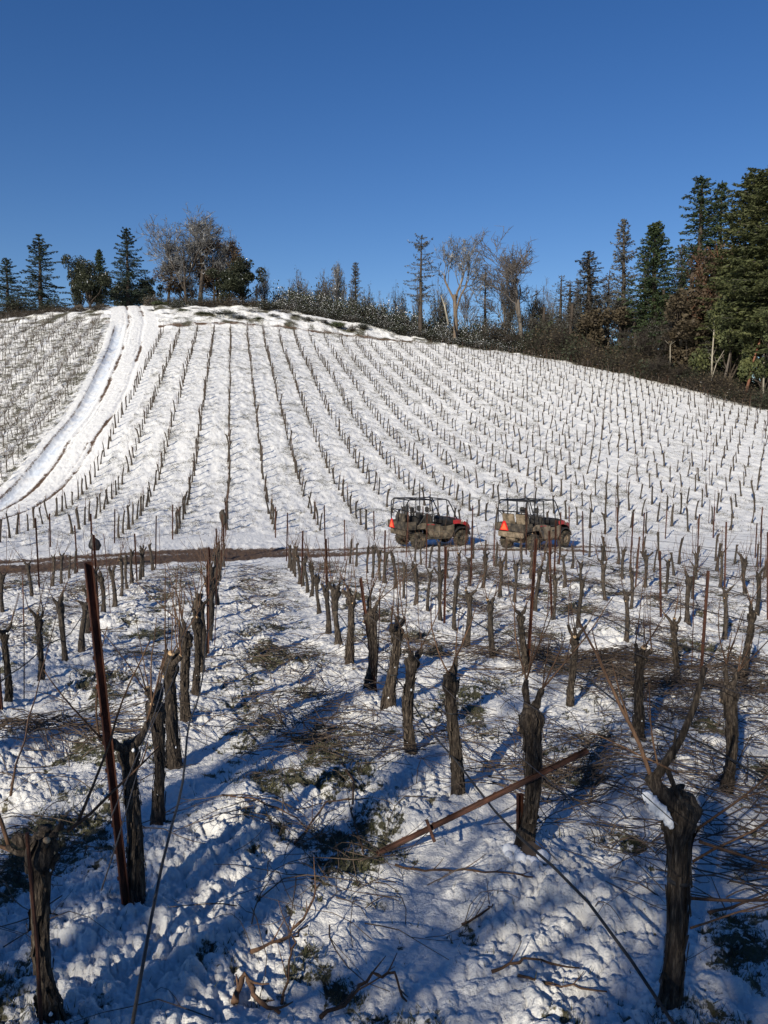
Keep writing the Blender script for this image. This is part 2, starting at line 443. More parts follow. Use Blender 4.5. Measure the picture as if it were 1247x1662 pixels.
def masks(x, y):
    """returns dz, soil, grass, ice, region (0 ground, 1 dirt_road, 2 track)"""
    u, v = uv(x, y)
    r = np.hypot(x, y)
    soil = np.zeros_like(x); grass = np.zeros_like(x); ice_shade = np.zeros_like(x); dz = np.zeros_like(x)
    reg = np.zeros(x.shape, np.int32)
    big = fbm(x * 0.9, y * 0.9, 11, 4)
    # dirt road
    a = fg_end(x); b = hill_start(x)
    t = (y - a) / np.maximum(b - a, 0.1)
    inroad = (t > 0.06) & (t < 0.94) & (x > -60) & (x < 80)
    reg[inroad] = 1
    wob = (fbm(x * 0.35, x * 0 + 3.0, 5, 3) - 0.5) * 0.10
    left = 1 - sstep(-9.5, 0.5, x)
    mid = 1 - sstep(7.0, 15.0, x)
    def rut(c, wd): return np.exp(-((t - c - wob) / wd) ** 2)
    rr = rut(0.30, 0.10) + rut(0.58, 0.09)
    rr = rr + 0.7 * rut(0.44, 0.05) * fbm(x * 0.8, y, 17, 3)
    m = np.where(inroad, 1.0, 0.0)
    tc_ = 0.40 - 0.20 * (1 - sstep(-12, -4, x))
    soil += m * np.clip(left * (0.62 * np.exp(-((t - tc_ - wob) / 0.20) ** 4) * (0.65 + 0.9 * fbm(x * 1.2, y * 2.5, 15, 4)) + 0.25 * rr) + (mid * 0.62 + 0.10) * rr + 0.3 * mid * (fbm(x * 1.5, y * 3, 9, 3) - 0.42), 0, 1)
    dz -= m * rr * 0.045
    # hillside track
    xc = np.interp(y, TR_Y, TR_X)
    q = (x - xc) * rc
    intrack = (np.abs(q + 0.2) < 3.2) & (y > hill_start(x) - 1) & (y < 150) & (reg == 0)
    q2 = q + (fbm(y * 0.12, y * 0 + 1.5, 21, 3) - 0.5) * 0.5
    tm = np.where(intrack, 1.0, 0.0)
    reg[intrack] = 2
    wr = 0.15 + 0.10 * fbm(y * 0.3, y * 0, 31, 2)
    ru = np.exp(-((q2 + 0.95) / wr) ** 2) + np.exp(-((q2 - 1.05) / wr) ** 2)
    stripy = fbm(y * 0.25, q * 2.5, 41, 4)
    ru = ru + 0.55 * (np.exp(-((q2 + 0.55) / .09) ** 2) + np.exp(-((q2 - 0.62) / .08) ** 2) + np.exp(-((q2 + 1.6) / .10) ** 2)) * sstep(.4, .6, fbm(y * .15, q, 45, 2))
    ruf = sstep(0.40, 0.66, fbm(y * 0.12, q * 0.5, 43, 4))
    soil += tm * np.clip(ru * (0.16 + 0.72 * ruf * (0.5 + fbm(x * 1.5, y * 1.5, 47, 3))) + 0.3 * np.exp(-(q2 / 1.6) ** 4) * (stripy - 0.45), 0, 0.95)
    dz -= tm * ru * 0.10
    ih = np.exp(-((q + 1.95) / 0.62) ** 4) * sstep(38, 46, y) * (1 - sstep(104, 110, y))
    ice_shade += tm * ih * np.clip(0.15 + 1.2 * (fbm(x * 2.2, y * 0.8, 51, 4) - 0.3), 0, 0.6)  # blue-grey band: packed icy snow, with ditch shade painted into the colour
    dz += tm * ih * 0.10 * (fbm(x * 2.0, y * 1.2, 57, 3) - 0.5)
    dz -= ih * 0.28 * tm
    soil += np.exp(-((q + 2.68) / 0.13) ** 2) * 0.62 * sstep(38, 46, y) * (1 - sstep(106, 110, y)) * (0.5 + fbm(x, y * 0.5, 53, 2))
    dz += np.exp(-((q + 3.15) / 0.45) ** 2) * 0.09 * sstep(38, 46, y) * (1 - sstep(106, 112, y))
    # fields
    field = (reg == 0)
    fine = fbm(x * 3.1, y * 3.1, 61, 4)
    hill = sstep(0, 2, y - hill_start(x)) * field
    top = top_depth(x, y)
    beyond = sstep(-0.5, 1.0, y - top) * field
    along = np.abs(((v - V0) / SROW + 0.5) % 1.0 - 0.5) * SROW       # distance to nearest row
    under = np.exp(-(along / 0.22) ** 2)
    leftblk = field & (q < -3.2) & (y > hill_start(x))
    gz = 0.28 + 0.7 * (big - 0.5) + 0.5 * (fine - 0.5) + 0.12 * under - 0.10 * sstep(8, 26, x)
    grass += hill * (1 - beyond) * np.clip(gz, 0, 0.55)
    grass += np.where(leftblk, 0.14 + 0.4 * (fine - 0.5), 0) * (1 - beyond)
    # tan earth and dead grass above the field
    band = np.exp(-((y - top - 1.6) / 1.1) ** 2) * sstep(-42, -36, x) * (1 - sstep(2, 12, x))
    soil += band * (1.2 * fbm(x * 0.6, y * 1.2, 71, 3) + 0.12) * field
    grass += beyond * np.clip(0.46 + 1.8 * (fbm(x * 0.6, y * 0.5, 73, 4) - 0.5), 0, 0.9)
    # dark forest floor to the right
    wood = beyond * sstep(22, 34, x)
    grass += wood * 0.9
    # foreground
    fgm = (1 - sstep(-0.6, 0.3, y - fg_end(x))) * field
    near = fgm * (1 - sstep(20, 30, r))
    # relief (only where the mesh is fine enough)
    az = np.abs(np.arctan2(x, np.maximum(y, 1e-3)))
    ok = np.where((y > 0) & (az < R(31)), 1.0, 0.0)
    warp = (fbm(x * 2.3, y * 2.3, 81, 3) - 0.5) * 0.35
    w2 = (fbm(x * 7, y * 7, 83, 3) - 0.5) * 0.11; w3 = (fbm(x * 7 + 50, y * 7 - 20, 87, 3) - 0.5) * 0.11
    ox, oy = x, y; x = x + w2; y = y + w3
    d1 = domes(x + warp, y - warp, 0.17, 101); d2 = domes(x - warp, y + warp, 0.10, 103); d3 = domes(x + warp, y, 0.052, 107)
    x, y = ox, oy
    patch = fbm(x * 0.8 + 5, y * 0.8, 91, 4)
    strength = np.clip(0.60 + 3.0 * (patch - 0.47), 0.12, 1.35)
    d4 = domes(x - warp * .5, y + warp, 0.031, 109)
    rel = (0.030 * d1 + 0.042 * d2 + 0.036 * d3 + 0.017 * d4) * strength + 0.20 * (fbm(x * 1.9, y * 1.9, 95, 5, 0.6) - 0.5)
    hollow = 1 - sstep(0.0, 0.035, (0.062 * d1 + 0.046 * d2 + 0.024 * d3))
    thin = sstep(0.40, 0.68, fbm(x * 2.1 - 9, y * 1.5, 97, 4)) * (0.35 + 0.65 * np.exp(-((along - SROW * 0.5) / 0.7) ** 2))
    grass += near * np.clip(0.25 + thin * 0.80 - 0.55 * (d2 * 0.6 + d1 * 0.4) + hollow * 0.45, 0, 0.8) + fgm * (1 - near) * np.clip(0.21 + 0.4 * thin, 0, 1)
    dz += ok * rel * (0.15 + 0.85 * near)
    dz += ok * hill * (0.16 * (fbm(u * 1.3, v * 2.6, 111, 3) - 0.5) + 0.09 * (fine - 0.5))
    dz += ok * (reg > 0) * (0.11 * (fine - 0.5) + 0.07 * (fbm(x * 6, y * 3, 63, 3) - 0.5))
    soil += tm * 0.35 * sstep(0.56, 0.7, fbm(x * 3, y * 1.6, 65, 4)) * np.exp(-(q2 / 2.0) ** 2)
    dz += ok * beyond * 0.9 * (fbm(x * 0.35, y * 0.5, 131, 4) - 0.5)
    return dz, np.clip(soil, 0, 1), np.clip(grass, 0, 1), np.clip(ice_shade, 0, 1), reg

def gh(x, y):
    x = np.atleast_1d(np.asarray(x, float)); y = np.atleast_1d(np.asarray(y, float))
    return base_h(x, y) + masks(x, y)[0]
def g1(x, y): return float(gh(x, y)[0])

# ------------------------------------------------------------------ the ground sheet
def build_ground():
    azf = np.linspace(R(-30), R(30), 1000)
    azl = np.linspace(R(-180), R(-30.6), 75); azr = np.linspace(R(30.6), R(180), 75)
    az = np.r_[azl, azf, azr]
    rr = [0.05, 0.4, 0.8, 1.2, 1.6, 2.0, 2.4, 2.8]
    x = 3.0
    while x < 28: rr.append(x); x *= 1.0036
    while x < 132: rr.append(x); x += 0.22
    while x < 900: rr.append(x); x *= 1.06
    rr = np.array(rr)
    nr, na = len(rr), len(az)
    Rg, Ag = np.meshgrid(rr, az, indexing='ij')
    X = (Rg * np.sin(Ag)).ravel(); Y = (Rg * np.cos(Ag)).ravel()
    Z = base_h(X, Y)
    dz, soil, grass, ice_shade, reg = masks(X, Y)
    Z = Z + dz
    V = np.c_[X, Y, Z]
    i, j = np.meshgrid(np.arange(nr - 1), np.arange(na - 1), indexing='ij')
    a = (i * na + j).ravel()
    Q = np.c_[a, a + 1, a + na + 1, a + na][:, ::-1]
    fr = reg[Q[:, 0]]
    for code, name in ((0, 'ground'), (1, 'dirt_road'), (2, 'track')):
        q = Q[fr == code]
        used, inv = np.unique(q, return_inverse=True)
        me = np_mesh(name, V[used], inv.reshape(q.shape), M['ground'])
        for an, arr in (('soil', soil), ('grass', grass), ('ice_shade', ice_shade)):
            at = me.attributes.new(an, 'FLOAT', 'POINT'); at.data.foreach_set('value', arr[used].astype(np.float32))
        me.polygons.foreach_set('use_smooth', np.ones(len(q), bool))
        o = link(name, me); o['kind'] = 'structure'
build_ground()

# ------------------------------------------------------------------ grapevines
def wig(rng, n, a): return [rng.uniform(-a, a) for _ in range(n)]

def cane_pts(rng, start, dirv, L, n=7, up=0.35, wob=0.10):
    d = Vector(dirv).normalized(); p = Vector(start); pts = [p.copy()]
    for i in range(n):
        d = (d + Vector((rng.uniform(-wob, wob), rng.uniform(-wob, wob), up / n + rng.uniform(-wob, wob) * 0.6))).normalized()
        p = p + d * (L / n); pts.append(p.copy())
    return pts

def vine_parts(seed, H, r, hi=2, ncane=4, arms=None, canes=None, lean=(0, 0), cane_len=(0.35, 1.0), seg=None):
    """trunk MB (bark, cut wood, snow), list of (cane MB)"""
    rng = random.Random(seed)
    seg = seg or (26, 14, 6)[2 - hi]
    nz = (44, 20, 6)[2 - hi]
    ph = [rng.uniform(0, 6.28) for _ in range(8)]
    tw = rng.uniform(-1.6, 1.6)
    bx, by = rng.uniform(0.008, 0.035), rng.uniform(0.008, 0.035)
    def ctr(t):
        return (bx * math.sin(2.6 * t * math.pi / 2 + ph[0]) - bx * math.sin(ph[0]) + lean[0] * t,
                by * math.sin(2.2 * t * math.pi / 2 + ph[1]) - by * math.sin(ph[1]) + lean[1] * t, -0.08 + t * (H + 0.08))
    tr = MB()
    pts, rad = [], []
    for i in range(nz + 1):
        t = i / nz
        pts.append(ctr(t))
        k = 1.28 - 0.5 * min(t / 0.35, 1) + 0.10 * math.sin(5 * t + ph[2]) + 0.50 * math.exp(-((t - 0.93) / 0.07) ** 2)
        if t > 0.96: k *= 0.82
        rad.append(r * k)
    amp = (0.13, 0.10, 0.0)[2 - hi]
    def ridge(th, t):
        a = th + tw * t * 2
        v = 1 + amp * (math.sin(3 * a + ph[3]) + 0.7 * math.sin(7 * a + ph[4] + 3 * t) + 0.55 * math.sin(12 * a + 5 * math.sin(6 * t + ph[5])))
        v += amp * 0.9 * math.sin(t * 41 + 3 * math.sin(a + ph[6])) * (0.25 + 1.1 * max(0, t - 0.75) * 4)
        return v
    tr.tube(pts, rad, seg, 0, ridge=ridge if hi else None)
    top = Vector(pts[-1])
    aseg = (10, 7, 5)[2 - hi]
    if arms is None:
        arms = []
        na = rng.randint(2, 4); a0 = rng.uniform(0, 6.28)
        for i in range(na):
            a = a0 + i * 6.28 / na + rng.uniform(-0.5, 0.5)
            # spurs spread mostly along the row
            arms.append((Vector((0.45 * math.cos(a), math.sin(a), rng.uniform(0.25, 1.1))).normalized(), rng.uniform(0.09, 0.2), rng.uniform(0.42, 0.62)))
    ends = []
    for d, L, k in arms:
        p0 = top - Vector((0, 0, r * 1.1))
        n = (7, 5, 2)[2 - hi]; q = p0.copy(); ap = [q.copy()]; dd = Vector(d)
        for i in range(n):
            dd = (dd + Vector((rng.uniform(-.25, .25), rng.uniform(-.25, .25), rng.uniform(-.1, .3)))).normalized()
            q = q + dd * ((L + r) / n); ap.append(q.copy())
        rd = [r * k * (1.25 - 0.5 * i / n + (0.22 * rng.uniform(-1, 1) if hi else 0)) for i in range(n + 1)]
        cutface = 1 if rng.random() < 0.30 else 0
        tr.tube(ap, rd, aseg, 0, capmi=cutface)
        ends.append((q.copy(), dd.copy()))
    if hi:
        for i in range(rng.randint(2, 4 + 2 * hi)):        # knobs and short cut stubs on the head
            a = rng.uniform(0, 6.28); z = -rng.uniform(0.0, 0.16)
            s0 = top + Vector((math.cos(a) * r * 0.8, math.sin(a) * r * 0.8, z))
            dd = Vector((math.cos(a), math.sin(a), rng.uniform(-.1, 1))).normalized()
            rk = r * rng.uniform(0.22, 0.42)
            tr.tube([s0 - dd * rk, s0 + dd * rk * 0.6, s0 + dd * rk * 1.5], [rk * 1.1, rk * 1.2, rk * 0.8], 7, 0, capmi=1 if rng.random() < 0.25 else 0)
    if hi == 2:
        for i in range(46):                                # shaggy bark strips
            a = rng.uniform(0, 6.28); t0 = rng.uniform(0.02, 0.86); ln = rng.uniform(0.05, 0.2); wd = rng.uniform(0.004, 0.011)
            v = []
            for j in range(5):
                t = t0 + ln * j / 4; c = ctr(min(t, 1)); ii = min(int(t * nz), nz)
                off = rad[ii] * 1.10 + (0.002 + 0.016 * (1 - j / 4) ** 2 if i % 2 else 0.003 + 0.012 * (j / 4) ** 2)
                aa = a + 0.15 * math.sin(j + i)
                for sgn in (-1, 1):
                    a2 = aa + sgn * wd / rad[ii]
                    v.append((c[0] + off * math.cos(a2), c[1] + off * math.sin(a2), c[2]))
            tr.add(v, [(2 * j, 2 * j + 1, 2 * j + 3, 2 * j + 2) for j in range(4)], 0)
        for i in range(5):                                # snow caught in the bark
            a = rng.uniform(0, 6.28); t = rng.choice((rng.uniform(0.02, 0.2), rng.uniform(0.8, 1.0), rng.uniform(0, 1)))
            c = Vector(ctr(t)); ii = min(int(t * nz), nz); s = rng.uniform(0.004, 0.014)
            p = c + Vector((math.cos(a), math.sin(a), 0)) * rad[ii] * 1.02
            tr.tube([p - Vector((0, 0, s)), p, p + Vector((0, 0, s))], [s * 0.5, s, s * 0.3], 5, 2)
    if hi and rng.random() < 0.55:                         # tie band of plastic tape
        t = rng.uniform(0.35, 0.75); c = ctr(t); ii = int(t * nz)
        tr.tube([(c[0], c[1], c[2] - 0.006), (c[0], c[1], c[2] + 0.006)], rad[ii] * 1.22, seg, 3)
    cs = []
    cseg = (5, 4, 3)[2 - hi]
    specs = canes
    if specs is None:
        specs = []
        for i in range(ncane):
            e, dd = ends[i % len(ends)] if ends else (top, Vector((0, 0, 1)))
            dr = (dd * 0.5 + Vector((rng.uniform(-.5, .5), rng.uniform(-.8, .8), rng.uniform(0.2, 1.1)))).normalized()
            specs.append((e, dr, rng.uniform(*cane_len), rng.uniform(0.0045, 0.008)))
    for e, dr, L, rr_ in specs:
        b = MB()
        n = (9, 6, 3)[2 - hi]
        dr = Vector(dr)
        pts = cane_pts(rng, Vector(e) - Vector(dr) * 0.02, dr, L, n)
        if hi == 0: rr_ *= 1.5 if ncane < 10 else 2.2
        b.tube(pts, [rr_ * (1 - 0.6 * i / n) * (1.15 if (i % 2 and hi == 2) else 1) for i in range(n + 1)], cseg, 0)
        if hi and rng.random() < 0.5:
            k = rng.randint(2, n - 2)
            b.tube(cane_pts(rng, pts[k], (pts[k + 1] - pts[k]).normalized() + Vector((rng.uniform(-.8, .8), rng.uniform(-.8, .8), 0.2)), L * 0.3, 3), [rr_ * 0.5, rr_ * .45, rr_ * 0.4, rr_ * 0.25], cseg, 0)
        cs.append(b)
    return tr, cs

VM = [M['vine_bark'], M['cut_wood'], M['snow'], M['hose']]
def vine_proto(seed, H, r, hi, ncane, **k):
    mats = VM if hi == 2 else [M['vine_bark_dark']] + VM[1:]
    tr, cs = vine_parts(seed, H, r, hi, ncane, **k)
    return (tr.mesh('trunk', mats, smooth=hi > 0), [c.mesh('cane', M['cane_bark'], smooth=True) for c in cs])
def single_proto(seed, H, r, ncane, **k):
    tr, cs = vine_parts(seed, H, r, 0, ncane, **k)
    n0 = len(tr.F)
    for c in cs: tr.add(c.V, c.F, 4)
    return tr
random.seed(5)
HERO = [vine_proto(100 + i, 0.98 + 0.02 * (i % 5), 0.049 + 0.0035 * (i % 4), 2, 4 + i % 4) for i in range(10)]
MIDV = [vine_proto(200 + i, 0.95 + 0.025 * (i % 5), 0.048 + 0.005 * (i % 3), 1, 4 + i % 4) for i in range(12)]
def low_arms(i):
    r_ = random.Random(i * 7)
    return [(Vector((r_.uniform(-.6, .6), r_.uniform(-.9, .9), r_.uniform(.3, 1.2))).normalized(), r_.uniform(.02, .11), r_.uniform(.5, .8)) for _ in range((1, 1, 2, 1, 0, 2)[i % 6])]
LOWMB = [single_proto(300 + i, 0.78 + 0.035 * (i % 6), 0.045 + 0.006 * (i % 4), 1 + i % 3, cane_len=(0.15, 0.5), arms=low_arms(i), lean=(.09 * math.sin(i * 2.1), .09 * math.cos(i * 1.7))) for i in range(18)]
VML = [M['vine_bark_dark']] + VM[1:] + [M['cane_bark']]
LOWM = [b.mesh('grapevine', VML) for b in LOWMB]
TWIGMB = [single_proto(340 + i, 0.80 + 0.03 * (i % 3), 0.036, 18, cane_len=(0.5, 1.2)) for i in range(6)]

vines = []        # (depth, x, y, field, row, idx)
rngv = random.Random(77)
def frow_start(k):
    return {0: 3.05, 1: 3.12, 2: 4.55, -1: 5.7}.get(k, 6.0 + 0.35 * abs(k) % 1.0)
NEAR = {0: [(88, 1668), (218, 1482), (257, 1337), (284, 1243), (303, 1182), (318, 1132), (329, 1098)],
        1: [(1072, 1700), (846, 1402), (742, 1300), (670, 1221), (631, 1161), (598, 1122), (567, 1083), (550, 1056), (533, 1030)],
        2: [(1176, 1292), (1036, 1216), (926, 1151), (852, 1104), (800, 1068), (757, 1052)],
        -1: [(14, 1150), (68, 1112), (106, 1078), (134, 1061), (20, 1050)][:4],
        3: [(1206, 1118), (1098, 1105), (1016, 1052), (1128, 1056)][:3]}
for k in range(-9, 15):
    v = V0 + SROW * k
    ds = []
    for px, py in NEAR.get(k, []):
        q = P(px, py, 2800.0 / (py - 795)); vines.append([math.hypot(q[0], q[1]), q[0], q[1], 'fg', k, 0])
    st = {0: [3.1, 4.09, 5.15, 6.29, 7.37, 8.36], 1: [3.16, 4.55, 5.54, 6.59, 7.67, 8.6, 9.7, 10.8, 11.9], 2: [5.66, 6.67, 7.9, 9.2], -1: [6.8, 7.9, 8.9, 10.0, 11.0]}.get(k, [2.6 + (k * 0.37) % 1.0])
    ds += st
    nmax = max([2800.0 / (q[1] - 795) for q in NEAR.get(k, [])] or [0])
    while ds[-1] < 30: ds.append(ds[-1] + 0.93)
    for j, d in enumerate(ds):
        yv = (CY - (795 + 2800 / d)) / F_PX
        Y = d * SC * (cp + yv * sp)
        X = (v - Y * rs) / rc
        if d < nmax + 0.7: continue
        jt = 0.05
        X += rngv.uniform(-jt, jt); Y += rngv.uniform(-jt, jt)
        if Y > fg_end(X) - 0.25: break
        if abs(X / Y) > 0.56: continue
        if rngv.random() < 0.05 and d > 8: continue
        vines.append([math.hypot(X, Y), X, Y, 'fg', k, 0])
# hillside block
for k in range(-4, 46):
    for j in range(0, 90):
        u = 24.2 * SC + j * PHILL; v = V0 + SROW * k
        X, Y = xy(u + rngv.uniform(-.06, .06), v + rngv.uniform(-.05, .05))
        if Y < hill_start(X) + 1.6 or Y > top_depth(X, Y) - 1.0: continue
        if abs(X / Y) > 0.53: continue
        if rngv.random() < 0.035: continue
        vines.append([math.hypot(X, Y), X, Y, 'hill', k, 0])
for k in range(-26, -5):     # left block beyond the track
    for j in range(0, 60):
        u = 36 * SC + j * PHILL; v = V0 + SROW * k - 0.2
        X, Y = xy(u + rngv.uniform(-.08, .08), v + rngv.uniform(-.05, .05))
        xc = float(np.interp(Y, TR_Y, TR_X))
        if (X - xc) * rc > -3.7 or Y > top_depth(X, Y) - 1.0 - 0.0 * X: continue
        if abs(X / Y) > 0.53: continue
        vines.append([math.hypot(X, Y), X, Y, 'left', k, 0])
Z = gh([a[1] for a in vines], [a[2] for a in vines])
for a, z in zip(vines, Z): a.append(float(z))
vines.sort(key=lambda a: a[0])
cnt = {}
order = sorted([a for a in vines if a[3] == 'fg'], key=lambda a: -a[2]) + sorted([a for a in vines if a[3] == 'hill'], key=lambda a: a[2])
for a in order:
    kk = (a[3], a[4]); cnt[kk] = cnt.get(kk, 0) + 1; a[5] = cnt[kk]
def rowname(k):
    # the central snowy aisle lies between row 0 and row 1
    return (ORD[k] + ' row right of') if k >= 1 else (ORD[1 - k] + ' row left of')

SPECIAL = {}
def hero_vine_left(a):
    t = empty('grapevine', (a[1], a[2], a[6]))
    tr, cs = vine_parts(901, 0.93, 0.047, 2, 0, arms=[(Vector((-0.7, 0.1, 0.05)).normalized(), 0.10, 0.62), (Vector((-0.2, 0.3, .8)).normalized(), 0.04, 0.7), (Vector((0.6, 0.3, 0.7)).normalized(), 0.08, 0.35), (Vector((-0.9, -0.2, -0.45)).normalized(), 0.13, 0.34), (Vector((0.1, -0.6, 0.3)).normalized(), 0.05, 0.4)],
                        canes=[((0.10, 0.03, 0.93), (0.75, 0.3, 0.45), 0.55, 0.008), ((-0.17, 0, 0.86), (-0.25, 0.1, 0.9), 0.75, 0.009), ((-0.15, 0, 0.84), (-0.9, 0, 0.2), 0.35, 0.010), ((0.12, 0.05, 0.95), (0.35, 0.3, 1), 0.9, 0.007)])
    tr.build('trunk', VM, t, smooth=True)
    for c in cs: c.build('cane', M['cane_bark'], t, smooth=True)
    return tag(t, 'thick gnarled grapevine with a knobbly bent head at the lower left corner', 'grapevine', 'grapevines in the foreground')
def hero_vine_right(a):
    t = empty('grapevine', (a[1], a[2], a[6]))
    tr, cs = vine_parts(902, 1.02, 0.068, 2, 0, lean=(0.10, 0.0), arms=[(Vector((-0.75, 0.0, 0.42)).normalized(), 0.10, 0.42), (Vector((0.1, 0.3, .8)).normalized(), 0.03, 0.8)], canes=[])
    h = Vector((0.09, 0, 1.0))
    # forked arms: a thick one rising to the right, a thin one to the left, from a knuckle left of the head
    kn = h + Vector((-0.14, 0.03, 0.05))
    tr.tube([h + Vector((0.02, 0, -.05)), kn, kn + Vector((-0.05, 0, 0.05))], [0.045, 0.034, 0.026], 10, 0)
    tr.tube([kn + Vector((-.03, 0, .02)), kn + Vector((0.05, 0.02, 0.10)), kn + Vector((0.13, 0.03, 0.19)), kn + Vector((0.20, 0.04, 0.32)), kn + Vector((0.25, 0.05, 0.47))], [0.026, 0.021, 0.018, 0.017, 0.014], 9, 0, capmi=1)
    tr.tube([kn + Vector((0.05, 0.0, 0.08)), kn + Vector((0.09, -0.03, 0.0)), kn + Vector((0.15, -0.04, -0.08))], [0.014, 0.012, 0.010], 7, 0)
    tr.tube([kn + Vector((0.08, 0.0, 0.12)), kn + Vector((0.085, -0.01, 0.24))], [0.010, 0.006], 6, 0)
    # a ridge of snow lying on the knuckle
    sn = MB()
    q0 = [Vector(p) for p in ((-0.145, -.03, 1.055), (-0.12, -.035, 1.045), (-0.09, -.04, 1.02), (-0.06, -.045, 1.0), (-0.03, -.05, .975), (0.0, -.055, .945), (0.015, -.055, .92))]
    pts_ = [q0[min(i // 4, 5)].lerp(q0[min(i // 4, 5) + 1], (i % 4) / 4) for i in range(24)]
    rg_ = random.Random(5)
    sn.tube([p + Vector((0, .012, -.008)) for p in pts_], [.027 * math.sin(math.pi * (i + .6) / 24.4) ** .6 * rg_.uniform(.82, 1.18) for i in range(24)], 14, 0, ridge=lambda th, t: 1 + .20 * math.sin(3 * th + 14 * t) + .16 * math.sin(4 * th - 31 * t))
    tr.build('trunk', VM, t, smooth=True)
    sn.build('snow_cap', M['snow'], t, smooth=True)
    r_ = random.Random(3)
    for st, dr, L, rd in [((-0.07, 0.03, 1.07), (-0.4, 0.15, 1.0), 0.75, 0.012), ((-.02, .05, 1.06), (-0.15, 0.2, 0.75), 0.4, 0.006), ((0.05, 0, 1.12), (-0.8, 0.2, 0.2), 0.5, 0.005),
                          ((0.16, 0.05, 0.6), (0.9, -0.1, -0.1), 1.1, 0.007), ((0.16, 0.05, 0.75), (0.9, 0.2, 0.2), 1.2, 0.006), ((0.17, 0, 0.85), (0.9, 0.1, -0.3), 1.0, 0.007), ((0.14, 0, .5), (0.9, 0.3, 0.1), 0.9, 0.005),
                          ((0.16, 0, 0.9), (0.95, 0.3, 0.3), 0.9, 0.006)]:
        b = MB(); pts = cane_pts(r_, st, dr, L, 9, up=0.15, wob=0.13)
        b.tube(pts, [rd * (1 - .6 * i / 9) for i in range(10)], 6, 0)
        for k in (3, 5):
            b.tube(cane_pts(r_, pts[k], (pts[k + 1] - pts[k]).normalized() + Vector((0, r_.uniform(-.6, .6), r_.uniform(-.7, .5))), L * 0.35, 4), [rd * .5, rd * .45, rd * .4, rd * .3, rd * .2], 4, 0)
        b.build('cane', M['cane_bark'], t, smooth=True)
    t.location.z -= .22; t.scale = (.88, .88, 1.21)
    return tag(t, 'dark thick grapevine with a forked rising arm and snow on its head, lower right', 'grapevine', 'grapevines in the foreground')

far = []
for n, a in enumerate(vines):
    rng = random.Random(9000 + int(a[1] * 100) * 7 + int(a[2] * 100))
    if a[3] == 'left' or n >= 340 or (a[3] == 'hill' and n >= 300):
        far.append(a); continue
    if a[3] == 'fg' and a[2] < 4.0 and a[4] in (0, 1):
        q = P(88, 1668, 3.15) if a[4] == 0 else P(1072, 1700, 3.25)
        a = [a[0], q[0], q[1], 'fg', a[4], a[5], g1(q[0], q[1])]
        (hero_vine_left if a[4] == 0 else hero_vine_right)(a); continue
    s = rng.uniform(0.88, 1.08)
    s *= float(np.interp(a[0], [6.5, 9, 14, 22, 27, 34], [1.02, .93, .84, .80, .9, 1.05]))
    rz = rng.choice((0, math.pi)) + rng.uniform(-.35, .35)
    if a[3] == 'fg' and a[0] < 24:
        pr = HERO[rng.randrange(len(HERO))] if a[0] < 11.5 else MIDV[rng.randrange(len(MIDV))]
        t = empty('grapevine', (a[1], a[2], a[6]), rz, rng.uniform(-.06, .06), rng.uniform(-.06, .06), (s * rng.uniform(.9, 1.15), s * rng.uniform(.9, 1.15), s * rng.uniform(.92, 1.06)))
        link('trunk', pr[0], t)
        for c in pr[1]: link('cane', c, t)
    else:
        t = link('grapevine', LOWM[rng.randrange(len(LOWM))], None, (a[1], a[2], a[6]), (rng.uniform(-.07, .07), rng.uniform(-.07, .07), rng.uniform(0, 6.28)), (s, s, s))
    if a[3] == 'fg':
        tag(t, 'weathered grapevine, %s from the dirt road in the %s the centre aisle' % (ORD[a[5]], rowname(a[4])), 'grapevine', 'grapevines in the foreground')
    else:
        tag(t, 'grapevine beyond the dirt road, %s from it in the %s centre aisle' % (ORD[a[5]], rowname(a[4])), 'grapevine', 'grapevines on the hillside')

def mb_arrays(mb):
    V = np.array(mb.V)
    T, I = [], []
    for f, mi in zip(mb.F, mb.I):
        for i in range(1, len(f) - 1): T.append((f[0], f[i], f[i + 1])); I.append(mi)
    return V, np.array(T), np.array(I)
def scatter(name, protos, places, mats):
    """places: (x, y, z, rz, s, proto, tiltx, tilty)"""
    arr = [mb_arrays(p) for p in protos]
    VV, TT, II = [], [], []; n = 0
    for x, y, z, rz, s, k, tx, ty in places:
        V, T, I = arr[k]
        c, q = math.cos(rz), math.sin(rz)
        X = V[:, 0] * c - V[:, 1] * q + V[:, 2] * tx; Y = V[:, 0] * q + V[:, 1] * c + V[:, 2] * ty
        VV.append(np.c_[X * s + x, Y * s + y, V[:, 2] * s + z]); TT.append(T + n); II.append(I); n += len(V)
    return np_mesh(name, np.vstack(VV), np.vstack(TT), mats, np.concatenate(II))
fm = [a for a in far if a[3] != 'left']; lm = [a for a in far if a[3] == 'left']
rr_ = random.Random(8)
def pl(a, n): return (a[1], a[2], a[6], rr_.uniform(0, 6.28), rr_.uniform(0.85, 1.18), rr_.randrange(n), rr_.uniform(-.1, .1), rr_.uniform(-.1, .1))
o = link('distant_grapevines', scatter('distant_grapevines', LOWMB, [pl(a, 18) for a in fm], VML))
tag(o, 'hundreds of small bare grapevines in rows higher up the snowy hillside', 'grapevines', kind='stuff')
o = link('unpruned_grapevines', scatter('unpruned_grapevines', TWIGMB, [pl(a, 6) for a in lm], VML[:4] + [M['twig_mix']]))
tag(o, 'twiggy unpruned grapevines in rows left of the hillside track', 'grapevines', kind='stuff')

